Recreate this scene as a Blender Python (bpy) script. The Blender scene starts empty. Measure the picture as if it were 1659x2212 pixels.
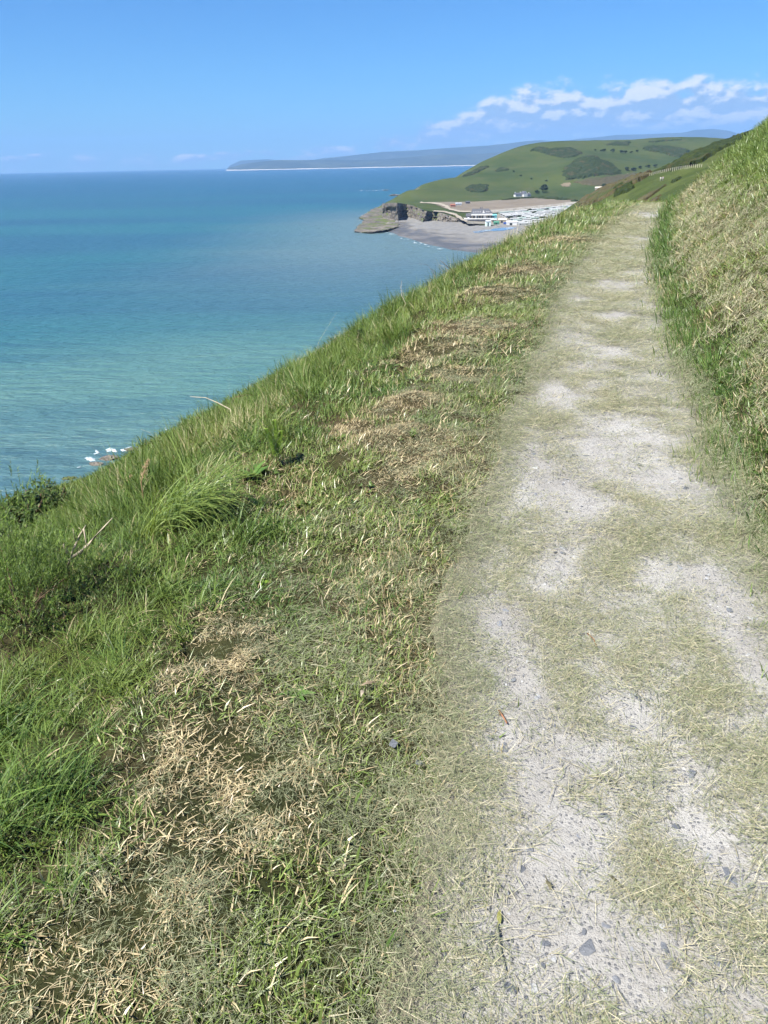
import bpy, bmesh, math, random
import numpy as np
from mathutils import Vector, Matrix, Euler
R = math.radians
rng = np.random.default_rng(7)
random.seed(7)

# ------------------------------------------------------------------ camera, sky, sun, exposure
SC = bpy.context.scene
COL = SC.collection
PITCH, ROLL, EYE = R(25.25), R(-1.15), 1.6
cam_d = bpy.data.cameras.new('camera')
cam_d.sensor_fit = 'VERTICAL'; cam_d.sensor_height = 36.0; cam_d.lens = 26.0
cam_d.clip_start = 0.05; cam_d.clip_end = 90000.0
cam = bpy.data.objects.new('camera', cam_d); COL.objects.link(cam)
cam.matrix_world = Matrix.Translation((0, 0, EYE)) @ Matrix.Rotation(math.pi/2 - PITCH, 4, 'X') @ Matrix.Rotation(ROLL, 4, 'Z')
SC.camera = cam
SC.view_settings.view_transform = 'Standard'; SC.view_settings.look = 'None'
SC.view_settings.gamma = 1.0; SC.view_settings.use_curve_mapping = False
SC.view_settings.exposure = 1.1
SC.cycles.use_denoising = True
SC.cycles.use_adaptive_sampling = True; SC.cycles.adaptive_threshold = 0.025; SC.cycles.adaptive_min_samples = 24
SC.cycles.max_bounces = 5; SC.cycles.diffuse_bounces = 2; SC.cycles.glossy_bounces = 2
SC.cycles.transmission_bounces = 4; SC.cycles.volume_bounces = 0; SC.cycles.transparent_max_bounces = 6
SC.cycles.caustics_reflective = False; SC.cycles.caustics_refractive = False

SUN_AZ, SUN_EL = R(232), R(53)          # clockwise from +Y (north), above the horizon
sun_d = bpy.data.lights.new('sun', 'SUN'); sun_d.energy = 5.0; sun_d.angle = R(0.53); sun_d.color = (1.0, 0.955, 0.88)
sun = bpy.data.objects.new('sun', sun_d); COL.objects.link(sun)
to_sun = Vector((math.sin(SUN_AZ)*math.cos(SUN_EL), math.cos(SUN_AZ)*math.cos(SUN_EL), math.sin(SUN_EL)))
sun.rotation_euler = to_sun.to_track_quat('Z', 'Y').to_euler()
sun.location = to_sun*300

class NT:
    """small helper to write node trees"""
    def __init__(s, tree): s.t = tree; s.n = tree.nodes; s.l = tree.links
    def new(s, typ, **kw):
        n = s.n.new(typ)
        for k, v in kw.items():
            setattr(n, k, v)
        return n
    def link(s, a, b): s.l.new(a, b)
    def setin(s, sock, v):
        if hasattr(v, 'is_linked') or isinstance(v, bpy.types.NodeSocket): s.l.new(v, sock)
        else: sock.default_value = v
    def math(s, op, a, b=0.0, c=None, clamp=False):
        n = s.n.new('ShaderNodeMath'); n.operation = op; n.use_clamp = clamp
        s.setin(n.inputs[0], a); s.setin(n.inputs[1], b)
        if c is not None: s.setin(n.inputs[2], c)
        return n.outputs[0]
    def vmath(s, op, a, b=(0, 0, 0)):
        n = s.n.new('ShaderNodeVectorMath'); n.operation = op
        s.setin(n.inputs[0], a); s.setin(n.inputs[1], b)
        return n.outputs[0]
    def mix(s, f, a, b, blend='MIX'):
        n = s.n.new('ShaderNodeMix'); n.data_type = 'RGBA'; n.blend_type = blend; n.clamp_factor = True
        s.setin(n.inputs[0], f); s.setin(n.inputs[6], col4(a)); s.setin(n.inputs[7], col4(b))
        return n.outputs[2]
    def ramp(s, v, lo, hi, a=0.0, b=1.0, smooth=True):
        n = s.n.new('ShaderNodeMapRange'); n.interpolation_type = 'SMOOTHSTEP' if smooth else 'LINEAR'
        s.setin(n.inputs[0], v); s.setin(n.inputs[1], lo); s.setin(n.inputs[2], hi); s.setin(n.inputs[3], a); s.setin(n.inputs[4], b)
        return n.outputs[0]
    def noise(s, vec, scale, detail=4, rough=0.55, dist=0.0):
        n = s.n.new('ShaderNodeTexNoise'); n.inputs['Scale'].default_value = scale
        n.inputs['Detail'].default_value = detail; n.inputs['Roughness'].default_value = rough; n.inputs['Distortion'].default_value = dist
        if vec is not None: s.link(vec, n.inputs['Vector'])
        return n.outputs[0]
    def mapping(s, vec, scale=(1, 1, 1), rot=(0, 0, 0), loc=(0, 0, 0)):
        n = s.n.new('ShaderNodeMapping'); s.link(vec, n.inputs[0])
        n.inputs['Location'].default_value = loc; n.inputs['Rotation'].default_value = rot; n.inputs['Scale'].default_value = scale
        return n.outputs[0]
def col4(c):
    return (c[0], c[1], c[2], 1.0) if isinstance(c, (tuple, list)) and len(c) == 3 else c

SKY_STRENGTH = 0.064
SKY_TINT = (.335, .69, 1.07)
CLOUD_SHADE, CLOUD_LIT, VEIL = (3.0, 4.4, 6.3), (7.7, 7.9, 8.1), (2.6, 4.6, 6.9)
def build_world():
    w = bpy.data.worlds.new('World'); SC.world = w; w.use_nodes = True
    t = NT(w.node_tree); t.n.clear()
    out = t.new('ShaderNodeOutputWorld'); bg = t.new('ShaderNodeBackground'); bg.inputs[1].default_value = SKY_STRENGTH
    t.link(bg.outputs[0], out.inputs[0])
    tc = t.new('ShaderNodeTexCoord')
    sx = t.new('ShaderNodeSeparateXYZ'); t.link(tc.outputs['Generated'], sx.inputs[0])
    z = t.math('ABSOLUTE', sx.outputs[2])
    cb = t.new('ShaderNodeCombineXYZ'); t.link(sx.outputs[0], cb.inputs[0]); t.link(sx.outputs[1], cb.inputs[1]); t.link(z, cb.inputs[2])
    sky = t.new('ShaderNodeTexSky'); sky.sky_type = 'NISHITA'; sky.sun_disc = False
    sky.sun_elevation = SUN_EL; sky.sun_rotation = SUN_AZ; sky.altitude = 70; sky.air_density = 1.0; sky.dust_density = 0.1; sky.ozone_density = 3.0
    t.link(cb.outputs[0], sky.inputs[0])
    # clouds: a cumulus bank over the land (east), thin scraps low over the sea
    az = t.math('ARCTAN2', sx.outputs[0], sx.outputs[1])
    el = t.math('ARCSINE', z)
    def coords(daz=0.0, de=0.0, sq=1.9):
        c = t.new('ShaderNodeCombineXYZ')
        t.link(t.math('ADD', az, daz), c.inputs[0]); t.link(t.math('MULTIPLY', t.math('ADD', el, de), sq), c.inputs[1])
        return c.outputs[0]
    east = t.ramp(t.math('COSINE', t.math('SUBTRACT', az, R(98))), -0.27, 0.12)       # 0 over the sea, 1 over the land
    lump = t.noise(coords(1.3, 0.0, 0.2), 6.0, 3, 0.5)
    top = t.math('ADD', t.math('MULTIPLY', east, R(3.3)), t.math('ADD', t.math('MULTIPLY', lump, R(1.9)), R(0.45)))
    rel0 = t.math('DIVIDE', el, top)
    def nz(de, daz=0.0):
        p = coords(daz, de)
        return t.math('ADD', t.math('MULTIPLY', t.noise(p, 11.0, 2, 0.5), 0.42), t.math('MULTIPLY', t.noise(p, 27.0, 7, 0.54, 0.0), 0.70))
    n0 = nz(0.0); n1 = nz(R(0.30), R(-0.22))
    d0 = t.math('ADD', n0, t.ramp(rel0, 0.60, 1.5, 0.08, -0.70, False))
    m = t.ramp(t.math('SUBTRACT', d0, t.ramp(east, 0.05, 0.9, 0.59, 0.30)), 0.0, 0.17)
    lit = t.ramp(t.math('ADD', t.math('SUBTRACT', n0, n1), t.ramp(rel0, .5, 1.0, -.02, .075)), -0.035, 0.085)
    lit2 = t.math('MULTIPLY', lit, t.ramp(rel0, 0.15, 0.75, 0.22, 1.0))
    ccol = t.mix(lit2, CLOUD_SHADE, CLOUD_LIT)
    # milky layer between the bank and the horizon
    veil = t.math('MULTIPLY', t.ramp(rel0, 1.25, 0.35, 0.0, 0.75), t.ramp(t.noise(coords(0.3, 0.0, 5.0), 5.0, 5, 0.6), 0.30, 0.66, .25, 1.0))
    veil = t.math('MULTIPLY', veil, t.ramp(east, 0.0, 0.7, 0.55, 0.95))
    skyc = t.mix(1.0, sky.outputs[0], SKY_TINT, 'MULTIPLY')
    c1 = t.mix(veil, skyc, VEIL)
    c2 = t.mix(t.math('MULTIPLY', m, t.ramp(rel0, 0.1, .5, 0.40, 0.97)), c1, ccol)
    t.link(c2, bg.inputs[0])
build_world()

# ------------------------------------------------------------------ picking points of the place from the photograph
F_, CX_, CY_ = 1597.0, 829.5, 1106.0
CM = np.array(cam.matrix_world.to_3x3()); CP = np.array([0, 0, EYE])
def ray(px, py): return CM @ np.array([(px-CX_)/F_, (CY_-py)/F_, -1.0])
def atz(px, py, z):
    d = ray(px, py); return CP + d*((z-EYE)/d[2])
def aty(px, py, y):
    d = ray(px, py); return CP + d*(y/d[1])

# ------------------------------------------------------------------ numeric noise
def _hash(ix, iy, s):
    h = (ix.astype(np.int64)*374761393 + iy.astype(np.int64)*668265263 + s*1442695041) & 0xffffffff
    h = ((h ^ (h >> 13))*1274126177) & 0xffffffff
    return ((h ^ (h >> 16)) & 0xffff)/65535.0
def vnoise(x, y, s=0):
    x = np.asarray(x, float); y = np.asarray(y, float)
    ix, iy = np.floor(x), np.floor(y); fx, fy = x-ix, y-iy
    fx = fx*fx*(3-2*fx); fy = fy*fy*(3-2*fy)
    a = _hash(ix, iy, s); b = _hash(ix+1, iy, s); c = _hash(ix, iy+1, s); d = _hash(ix+1, iy+1, s)
    return (a*(1-fx)+b*fx)*(1-fy) + (c*(1-fx)+d*fx)*fy
def fbm(x, y, s=0, o=4):
    r = 0; a = 0.5; n = 0
    for i in range(o):
        r = r + a*vnoise(x*2**i + 17.3*i, y*2**i - 9.1*i, s+i); n += a; a *= 0.5
    return r/n
def sst(x, a, b):
    t = np.clip((np.asarray(x, float)-a)/(b-a), 0, 1); return t*t*(3-2*t)

# ------------------------------------------------------------------ mesh helpers
def new_obj(name, me, mat=None, parent=None):
    o = bpy.data.objects.new(name, me); COL.objects.link(o)
    if mat is not None and me is not None and len(me.materials) == 0: me.materials.append(mat)
    if parent is not None: o.parent = parent
    return o
def mesh_from(name, verts, faces, smooth=False):
    me = bpy.data.meshes.new(name)
    me.from_pydata([tuple(v) for v in verts], [], [tuple(int(i) for i in f) for f in faces]); me.update()
    if smooth: me.polygons.foreach_set('use_smooth', np.ones(len(me.polygons), bool))
    return me
def grid_mesh(name, X, Y, Z, smooth=True):
    n, m = X.shape
    v = np.stack([X.ravel(), Y.ravel(), Z.ravel()], 1).astype(np.float32)
    i = np.arange(n*m).reshape(n, m)
    f = np.stack([i[:-1, :-1], i[:-1, 1:], i[1:, 1:], i[1:, :-1]], -1).reshape(-1, 4)
    me = bpy.data.meshes.new(name)
    me.vertices.add(len(v)); me.vertices.foreach_set('co', v.ravel())
    me.loops.add(f.size); me.loops.foreach_set('vertex_index', f.ravel().astype(np.int32))
    me.polygons.add(len(f)); me.polygons.foreach_set('loop_start', (np.arange(len(f))*4).astype(np.int32))
    me.polygons.foreach_set('loop_total', np.full(len(f), 4, np.int32))
    me.update(calc_edges=True); me.validate()
    if smooth: me.polygons.foreach_set('use_smooth', np.ones(len(f), bool))
    return me
def tag(o, label=None, cat=None, group=None, kind=None):
    if label: o['label'] = label
    if cat: o['category'] = cat
    if group: o['group'] = group
    if kind: o['kind'] = kind
    return o
def empty(name, loc=(0, 0, 0), rz=0.0, label=None, cat=None, group=None):
    o = bpy.data.objects.new(name, None); COL.objects.link(o); o.location = loc; o.rotation_euler = (0, 0, rz)
    o.empty_display_size = 0.1
    return tag(o, label, cat, group)
class MB:
    """collects boxes, tubes and prisms into one mesh"""
    def __init__(s): s.v = []; s.f = []
    def add(s, v, f):
        k = len(s.v); s.v += [tuple(map(float, p)) for p in v]; s.f += [tuple(i+k for i in q) for q in f]; return s
    def box(s, x0, x1, y0, y1, z0, z1):
        return s.add([(x0, y0, z0), (x1, y0, z0), (x1, y1, z0), (x0, y1, z0), (x0, y0, z1), (x1, y0, z1), (x1, y1, z1), (x0, y1, z1)],
                     [(0, 3, 2, 1), (4, 5, 6, 7), (0, 1, 5, 4), (1, 2, 6, 5), (2, 3, 7, 6), (3, 0, 4, 7)])
    def gable(s, x0, x1, y0, y1, z0, z1):
        """roof prism, ridge along x"""
        ym = (y0+y1)/2
        return s.add([(x0, y0, z0), (x1, y0, z0), (x1, y1, z0), (x0, y1, z0), (x0, ym, z1), (x1, ym, z1)],
                     [(0, 3, 2, 1), (0, 1, 5, 4), (2, 3, 4, 5), (1, 2, 5), (3, 0, 4)])
    def tube(s, pts, rad, n=6):
        pts = [Vector(p) for p in pts]; rings = []
        for i, p in enumerate(pts):
            d = (pts[min(i+1, len(pts)-1)] - pts[max(i-1, 0)]).normalized()
            a = d.orthogonal().normalized(); b = d.cross(a)
            r = rad[i] if hasattr(rad, '__len__') else rad
            rings.append([p + (a*math.cos(2*math.pi*k/n) + b*math.sin(2*math.pi*k/n))*r for k in range(n)])
        v = [q for rg in rings for q in rg]; f = []
        for i in range(len(pts)-1):
            for k in range(n):
                f.append((i*n+k, i*n+(k+1) % n, (i+1)*n+(k+1) % n, (i+1)*n+k))
        f.append(tuple(range(n))[::-1]); f.append(tuple((len(pts)-1)*n+k for k in range(n)))
        return s.add(v, f)
    def mesh(s, name, smooth=False): return mesh_from(name, s.v, s.f, smooth)
    def build(s, name, mat, parent=None, smooth=False): return new_obj(name, s.mesh(name, smooth), mat, parent)

def material(name):
    m = bpy.data.materials.new(name); m.use_nodes = True
    t = NT(m.node_tree); b = t.n['Principled BSDF']
    return m, t, b
def plain(name, c, rough=0.7, vary=0.12, scale=8.0, metal=0.0, spec=0.35, bump=0.0):
    m, t, b = material(name)
    tc = t.new('ShaderNodeTexCoord')
    n = t.noise(tc.outputs['Object'], scale, 5, 0.6)
    f = t.ramp(n, 0.3, 0.7)
    t.link(t.mix(f, tuple(x*(1-vary) for x in c), tuple(min(1, x*(1+vary)) for x in c)), b.inputs['Base Color'])
    b.inputs['Roughness'].default_value = rough; b.inputs['Metallic'].default_value = metal; b.inputs['Specular IOR Level'].default_value = spec
    if bump:
        bp = t.new('ShaderNodeBump'); bp.inputs['Strength'].default_value = bump; t.link(n, bp.inputs['Height']); t.link(bp.outputs[0], b.inputs['Normal'])
    return m
# ------------------------------------------------------------------ the hillside we stand on
SEA = -70.0
YK = np.array([-8, -2, .93, 3.35, 5.4, 8, 12, 19.2, 29.2, 36, 50, 90, 165, 290, 380, 475, 560, 660.])
XK = np.array([-.4, .25, .65, 1.12, 1.68, 2.42, 3.65, 6.2, 10.1, 12.9, 19, 36, 64, 98, 111, 118, 121, 123.])
ZK = np.array([0, 0, 0, 0, 0, 0, 0, 0, 0, -.35, -1.7, -4.9, -8.6, -9.6, -11.6, -22, -46, -66.])
def hermite(x, K, V):
    x = np.clip(np.asarray(x, float), K[0], K[-1]-1e-6)
    i = np.clip(np.searchsorted(K, x, 'right')-1, 0, len(K)-2)
    sl = np.gradient(V, K); h = K[i+1]-K[i]; t = (x-K[i])/h
    return (V[i]*(2*t**3-3*t**2+1) + sl[i]*h*(t**3-2*t**2+t) + V[i+1]*(-2*t**3+3*t**2) + sl[i+1]*h*(t**3-t**2))
YD = np.linspace(-8, 660, 12000); XD = hermite(YD, YK, XK); CD = np.cos(np.arctan(np.gradient(XD, YD))); ZD = hermite(YD, YK, ZK)
def xc(y): return np.interp(y, YD, XD)
def cosh_(y): return np.interp(y, YD, CD)
def s_of(x, y): return (x - xc(y))*cosh_(y)
def half_w(y): return np.interp(y, [0, 8, 30], [.60, .56, .46])
# cross profiles (offset from the path's centre -> height)
LS = np.array([-400, -150, -60, -14, -8, -5.2, -3.7, -2.9, -2.2, -1.4, -.75, -.55, 0, .55, .72, 1.0, 1.6, 2.6, 4.5, 8, 40, 160, 300])
LZ = np.array([-250, -73, -31.5, -6.85, -3.55, -1.8, -.90, -.45, -.13, .03, .03, .0, -.015, .0, .07, .34, .92, 1.86, 3.5, 5.9, 24, 84, 150])
PS = np.array([-400, -150, -60, -14, -5, 0, 5, 40, 300]); PZ = np.array([-230, -72, -29, -7.0, -2.6, 0, 2.1, 14.5, 100.])
def H(x, y, micro=True):
    x = np.asarray(x, float); y = np.asarray(y, float)
    s = s_of(x, y)
    b = sst(y, 33, 50)
    z = np.interp(s, LS, LZ)*(1-b) + np.interp(s, PS, PZ)*b + np.interp(y, YD, ZD)
    z = z - sst(y, 180, 330)*np.clip(-s-4, 0, 400)*.16
    off = np.clip((np.abs(s)-.6)/2.0, 0, 1)
    if micro:
        z = z + off*(fbm(x*.9, y*.9, 3, 3)-.5)*.30*np.clip(1-(s > 1)*.2, 0, 1) + sst(s, -1.0, -1.8)*(fbm(x*2.3, y*2.3, 6, 3)-.5)*.26
        z = z + np.clip((np.abs(s)-.55)/.3, 0, 1)*(fbm(x*4.5, y*4.5, 5, 3)-.5)*.07
        z = z + np.clip((np.abs(s)-6)/12, 0, 1)*(fbm(x*.08, y*.08, 9, 4)-.5)*3.2
        z = z + (np.abs(s) < .7)*(fbm(x*2.2, y*2.2, 12, 3)-.5)*.025
    # rocky shore at the foot
    k = sst(z, SEA+9, SEA+1)
    z = z + k*(fbm(x*.12, y*.12, 21, 4)-.5)*5*(z > SEA-12)
    return z
def growth(a, b, d0, g):
    r = [a]; d = d0
    while r[-1] < b: r.append(r[-1]+d); d *= g
    return np.array(r)

def ground_material():
    m, t, b = material('hillside_soil_and_grass')
    geo = t.new('ShaderNodeNewGeometry'); P = geo.outputs['Position']
    n1 = t.noise(P, 0.35, 5, .6); n2 = t.noise(P, 6.0, 6, .65); n3 = t.noise(P, 0.045, 4, .55); n4 = t.noise(P, 60.0, 4, .6)
    turf = t.mix(t.ramp(n2, .3, .7), (.018, .022, .008), (.042, .046, .016))
    thatch = t.mix(t.ramp(n4, .3, .7), (.035, .026, .015), (.10, .078, .042))
    c = t.mix(t.ramp(n1, .38, .66), turf, thatch)
    sp = t.new('ShaderNodeSeparateXYZ'); t.link(P, sp.inputs[0])
    far = t.ramp(sp.outputs[1], 38, 70)
    farc = t.mix(t.ramp(n3, .38, .62), (.045, .066, .016), (.078, .098, .027))
    farc = t.mix(t.ramp(t.noise(P, .5, 5, .7), .42, .75), farc, (.036, .044, .014))
    c = t.mix(far, c, farc)
    rock = t.mix(t.ramp(t.noise(P, .5, 6, .7), .3, .7), (.045, .042, .04), (.16, .145, .125))
    c = t.mix(t.ramp(t.math('ADD', sp.outputs[2], t.math('MULTIPLY', n1, 4.0)), SEA+7.5, SEA+4.5), c, rock)
    t.link(c, b.inputs['Base Color']); b.inputs['Roughness'].default_value = .95; b.inputs['Specular IOR Level'].default_value = .1
    bp = t.new('ShaderNodeBump'); bp.inputs['Strength'].default_value = .7; bp.inputs['Distance'].default_value = .03
    t.link(n4, bp.inputs['Height']); t.link(bp.outputs[0], b.inputs['Normal'])
    return m
def build_hillside():
    ys = np.concatenate([np.arange(-4, 12, .085), growth(12, 660, .1, 1.03)])
    sr = growth(4.2, 260, .09, 1.075); sl = growth(5.2, 380, .09, 1.06)
    ss = np.concatenate([-sl[::-1], np.arange(-5.1, 4.15, .075), sr])
    Yg, Sg = np.meshgrid(ys, ss, indexing='ij')
    Xg = xc(Yg) + Sg/cosh_(Yg)
    Zg = H(Xg, Yg)
    Zg = np.maximum(Zg, SEA-25)
    me = grid_mesh('hillside', Xg[:, ::-1], Yg[:, ::-1], Zg[:, ::-1])
    return tag(new_obj('hillside', me, ground_material()), 'grassy coastal hillside falling to the sea', kind='structure')
build_hillside()

# ------------------------------------------------------------------ the path
def path_material():
    m, t, b = material('pale_concrete_path')
    geo = t.new('ShaderNodeNewGeometry'); P = geo.outputs['Position']
    n1 = t.noise(P, 1.6, 6, .65); n2 = t.noise(P, 26, 6, .7); n3 = t.noise(P, 190, 3, .6)
    c = t.mix(t.ramp(n1, .3, .7), (.285, .272, .247), (.41, .40, .375))
    c = t.mix(t.math('MULTIPLY', t.ramp(n2, .5, .75), .7), c, (.20, .185, .155))
    c = t.mix(t.math('MULTIPLY', t.ramp(n3, .55, .75), .5), c, (.15, .15, .155))
    vor = t.new('ShaderNodeTexVoronoi'); vor.inputs['Scale'].default_value = 75; vor.inputs['Randomness'].default_value = 1
    t.link(P, vor.inputs['Vector'])
    chip = t.math('MULTIPLY', t.ramp(vor.outputs['Distance'], .36, .26), t.ramp(vor.outputs['Color'], .42, .46))
    vo2 = t.new('ShaderNodeTexVoronoi'); vo2.inputs['Scale'].default_value = 190; t.link(t.vmath('ADD', P, (3.3, 1.7, 0)), vo2.inputs['Vector'])
    chip2 = t.math('MULTIPLY', t.ramp(vo2.outputs['Distance'], .40, .25), t.ramp(vo2.outputs['Color'], .40, .6))
    c = t.mix(t.math('MULTIPLY', chip2, .6), c, t.mix(t.ramp(vo2.outputs['Color'], .5, 1.0), (.42, .41, .39), (.11, .115, .125)))
    c = t.mix(t.math('MULTIPLY', chip, .75), c, t.mix(t.ramp(n2, .3, .7), (.085, .092, .105), (.24, .24, .245)))
    ea = t.new('ShaderNodeAttribute'); ea.attribute_name = 'rim'
    c = t.mix(t.ramp(t.math('ADD', ea.outputs['Fac'], t.math('MULTIPLY', t.math('SUBTRACT', n1, .5), .5)), .62, .95), c, t.mix(t.ramp(n2, .35, .65), (.10, .088, .055), (.19, .17, .115)))   # earth and fine litter washed over the rim
    t.link(c, b.inputs['Base Color']); b.inputs['Roughness'].default_value = .9; b.inputs['Specular IOR Level'].default_value = .2
    h = t.math('ADD', t.math('MULTIPLY', n3, .5), t.math('ADD', n2, t.math('MULTIPLY', t.math('ADD', chip, chip2), .35)))
    bp = t.new('ShaderNodeBump'); bp.inputs['Strength'].default_value = .75; bp.inputs['Distance'].default_value = .012
    t.link(h, bp.inputs['Height']); t.link(bp.outputs[0], b.inputs['Normal'])
    return m
def build_path():
    ys = np.concatenate([np.arange(-3.5, 12, .06), growth(12, 47, .07, 1.02)])
    us = np.linspace(-1, 1, 25)
    Yg, Ug = np.meshgrid(ys, us, indexing='ij')
    hw = half_w(Yg)*1.25*(1 + .40*(fbm(Yg*2.3 + (Ug > 0)*50, Ug*0+3, 30, 5)-.5)*np.abs(Ug)**3)
    Sg = Ug*hw
    Xg = xc(Yg) + Sg/cosh_(Yg)
    # lies just above the bench, its ragged rim dipping into the turf
    Zg = H(Xg, Yg, False) + (fbm(Xg*2.2, Yg*2.2, 12, 3)-.5)*.025 + .022 + (fbm(Xg*9, Yg*9, 31, 3)-.5)*.012
    Zg = Zg - np.clip((np.abs(Ug)-.8)/.2, 0, 1)**2*.07
    me = grid_mesh('path', Xg[:, ::-1], Yg[:, ::-1], Zg[:, ::-1])
    at_ = me.attributes.new('rim', 'FLOAT', 'POINT'); at_.data.foreach_set('value', np.abs(Ug[:, ::-1]).astype(np.float32).ravel())
    return tag(new_obj('path', me, path_material()), 'pale gravelly concrete footpath strewn with mown grass', kind='structure')
PATH = build_path()
def path_z(x, y): return H(x, y, False) + (fbm(x*2.2, y*2.2, 12, 3)-.5)*.025 + .022

# ------------------------------------------------------------------ the sea
def sea_material():
    m, t, b = material('sea_water')
    geo = t.new('ShaderNodeNewGeometry'); P = geo.outputs['Position']
    sp = t.new('ShaderNodeSeparateXYZ'); t.link(P, sp.inputs[0])
    big = t.noise(t.mapping(P, (.0011, .0032, 1), (0, 0, R(8))), 1.0, 4, .5)
    med = t.noise(t.mapping(P, (.006, .012, 1), (0, 0, R(-12))), 1.0, 4, .55)
    # turbid green water near our shore and in the bay, deeper blue further out
    near = t.ramp(t.math('ADD', t.math('ADD', sp.outputs[1], t.math('MULTIPLY', sp.outputs[0], -.45)), t.math('MULTIPLY', med, 220.0)), 210, 620)
    streak = t.noise(t.mapping(P, (.0035, .030, 1), (0, 0, R(11))), 1.0, 5, .6)
    off = t.ramp(t.math('ADD', sp.outputs[1], t.math('MULTIPLY', big, 1500.0)), 1200, 4200)
    c = t.mix(near, (.130, .220, .172), (.026, .112, .128))
    c = t.mix(off, c, (.015, .080, .132))
    c = t.mix(t.math('MULTIPLY', t.ramp(big, .42, .62), .65), c, (.022, .074, .122))
    c = t.mix(t.math('MULTIPLY', t.ramp(streak, .48, .68), .55), c, (.017, .068, .105))
    c = t.mix(t.math('MULTIPLY', t.ramp(streak, .46, .30), .35), c, (.045, .130, .140))
    bay = t.math('MULTIPLY', t.ramp(t.math('ABSOLUTE', t.math('SUBTRACT', sp.outputs[1], 900.0)), 650, 150), t.ramp(t.math('ADD', sp.outputs[0], t.math('MULTIPLY', med, 120.0)), -190, 60))
    c = t.mix(t.math('MULTIPLY', bay, .75), c, (.120, .168, .165))
    # whitecaps
    wn = t.noise(t.mapping(P, (.05, .16, 1)), 1.0, 3, .6); wl = t.noise(P, .012, 2, .5)
    cap = t.math('MULTIPLY', t.ramp(wn, .765, .79), t.ramp(wl, .48, .6))
    c = t.mix(cap, c, (.8, .84, .86))
    t.link(c, b.inputs['Base Color'])
    b.inputs['Roughness'].default_value = .32; b.inputs['IOR'].default_value = 1.333; b.inputs['Specular IOR Level'].default_value = .42
    w1 = t.noise(t.mapping(P, (.075, .17, 1), (0, 0, R(13))), 1.0, 3, .55)
    w2 = t.noise(t.mapping(P, (.25, .6, 1), (0, 0, R(-14))), 1.0, 5, .6)
    h = t.math('ADD', t.math('MULTIPLY', w1, 3.4), t.math('MULTIPLY', w2, .9))
    bp = t.new('ShaderNodeBump'); bp.inputs['Strength'].default_value = 1.0; bp.inputs['Distance'].default_value = 1.0
    t.link(h, bp.inputs['Height']); t.link(bp.outputs[0], b.inputs['Normal'])
    return m
def build_sea():
    rr = np.concatenate([[0], growth(60, 25000, 20, 1.10)]); rr[-1] = 25000
    th = np.linspace(0, 2*math.pi, 181)
    Rg, Tg = np.meshgrid(rr, th, indexing='ij')
    me = grid_mesh('sea', Rg*np.cos(Tg), Rg*np.sin(Tg), np.full_like(Rg, SEA), True)
    return tag(new_obj('sea', me, sea_material()), 'blue green sea reaching to the horizon', kind='structure')
build_sea()
# ------------------------------------------------------------------ the bay, its flat ground and the green headland
def tps_fit(P, z):
    n = len(P); d = np.linalg.norm(P[:, None]-P[None], axis=2); K = np.where(d > 0, d*d*np.log(d+1e-12), 0) + np.eye(n)*2e-4
    A = np.zeros((n+3, n+3)); A[:n, :n] = K; A[:n, n] = 1; A[:n, n+1:] = P; A[n, :n] = 1; A[n+1:, :n] = P.T
    return np.linalg.solve(A, np.concatenate([z, [0, 0, 0]]))
CTRL = []
for px, py, z in [(893, 447, -53), (858, 441, -56), (922, 458, -54), (944, 460, -55), (989, 473, -62), (1056, 484, -65), (1123, 491, -65.5),
                  (912, 439, -58), (960, 437, -58), (1000, 437, -58), (1050, 434, -58), (1110, 432, -57), (1180, 432, -57), (1248, 436, -58), (1330, 434, -58),
                  (1060, 460, -62.5), (1150, 455, -62), (1230, 447, -61), (1110, 474, -64), (1035, 468, -63.5), (960, 450, -58), (1178, 492, -65), (1300, 452, -61)]:
    CTRL.append(atz(px, py, z))
for px, py, y in [(872, 424, 1560), (880, 411, 1590), (912, 400, 1700), (944, 394, 1780), (989, 384, 1850), (1018, 371, 1900), (1040, 357, 1950), (1088, 335, 2020),
                  (1140, 312, 2120), (1200, 303, 2180), (1300, 303, 2260), (1400, 299, 2300), (1470, 297, 2300), (1580, 300, 2300), (1750, 302, 2300),
                  (940, 418, 1560), (1000, 408, 1660), (1060, 395, 1700), (1060, 415, 1610), (1100, 365, 1860), (1150, 400, 1680), (1150, 345, 1950), (1220, 420, 1560),
                  (1215, 385, 1700), (1215, 345, 1920), (1245, 352, 1790), (1275, 338, 1790), (1305, 345, 1790), (1340, 378, 1740), (1275, 384, 1690), (1300, 325, 2080), (1380, 350, 1900), (1380, 325, 2080), (1450, 330, 2050),
                  (1450, 370, 1760), (1350, 405, 1600), (1550, 350, 1850), (1500, 400, 1560), (1700, 350, 1800)]:
    CTRL.append(aty(px, py, y))
for x, y, z in [(220, 2300, -72), (300, 2450, -60), (450, 2650, -25), (800, 2750, 5), (1100, 2750, 10), (1500, 2300, 60), (1500, 1700, 20), (1300, 1200, 0), (700, 1000, -50), (900, 1300, -35),
                (10, 1450, -72), (40, 1650, -78), (100, 1850, -78), (140, 2050, -70), (450, 1050, -62), (400, 850, -62), (250, 800, -66)]:
    CTRL.append(np.array([x, y, z], float))
CTRL = np.array(CTRL); _w = tps_fit(CTRL[:, :2]/1000, CTRL[:, 2])
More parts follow.
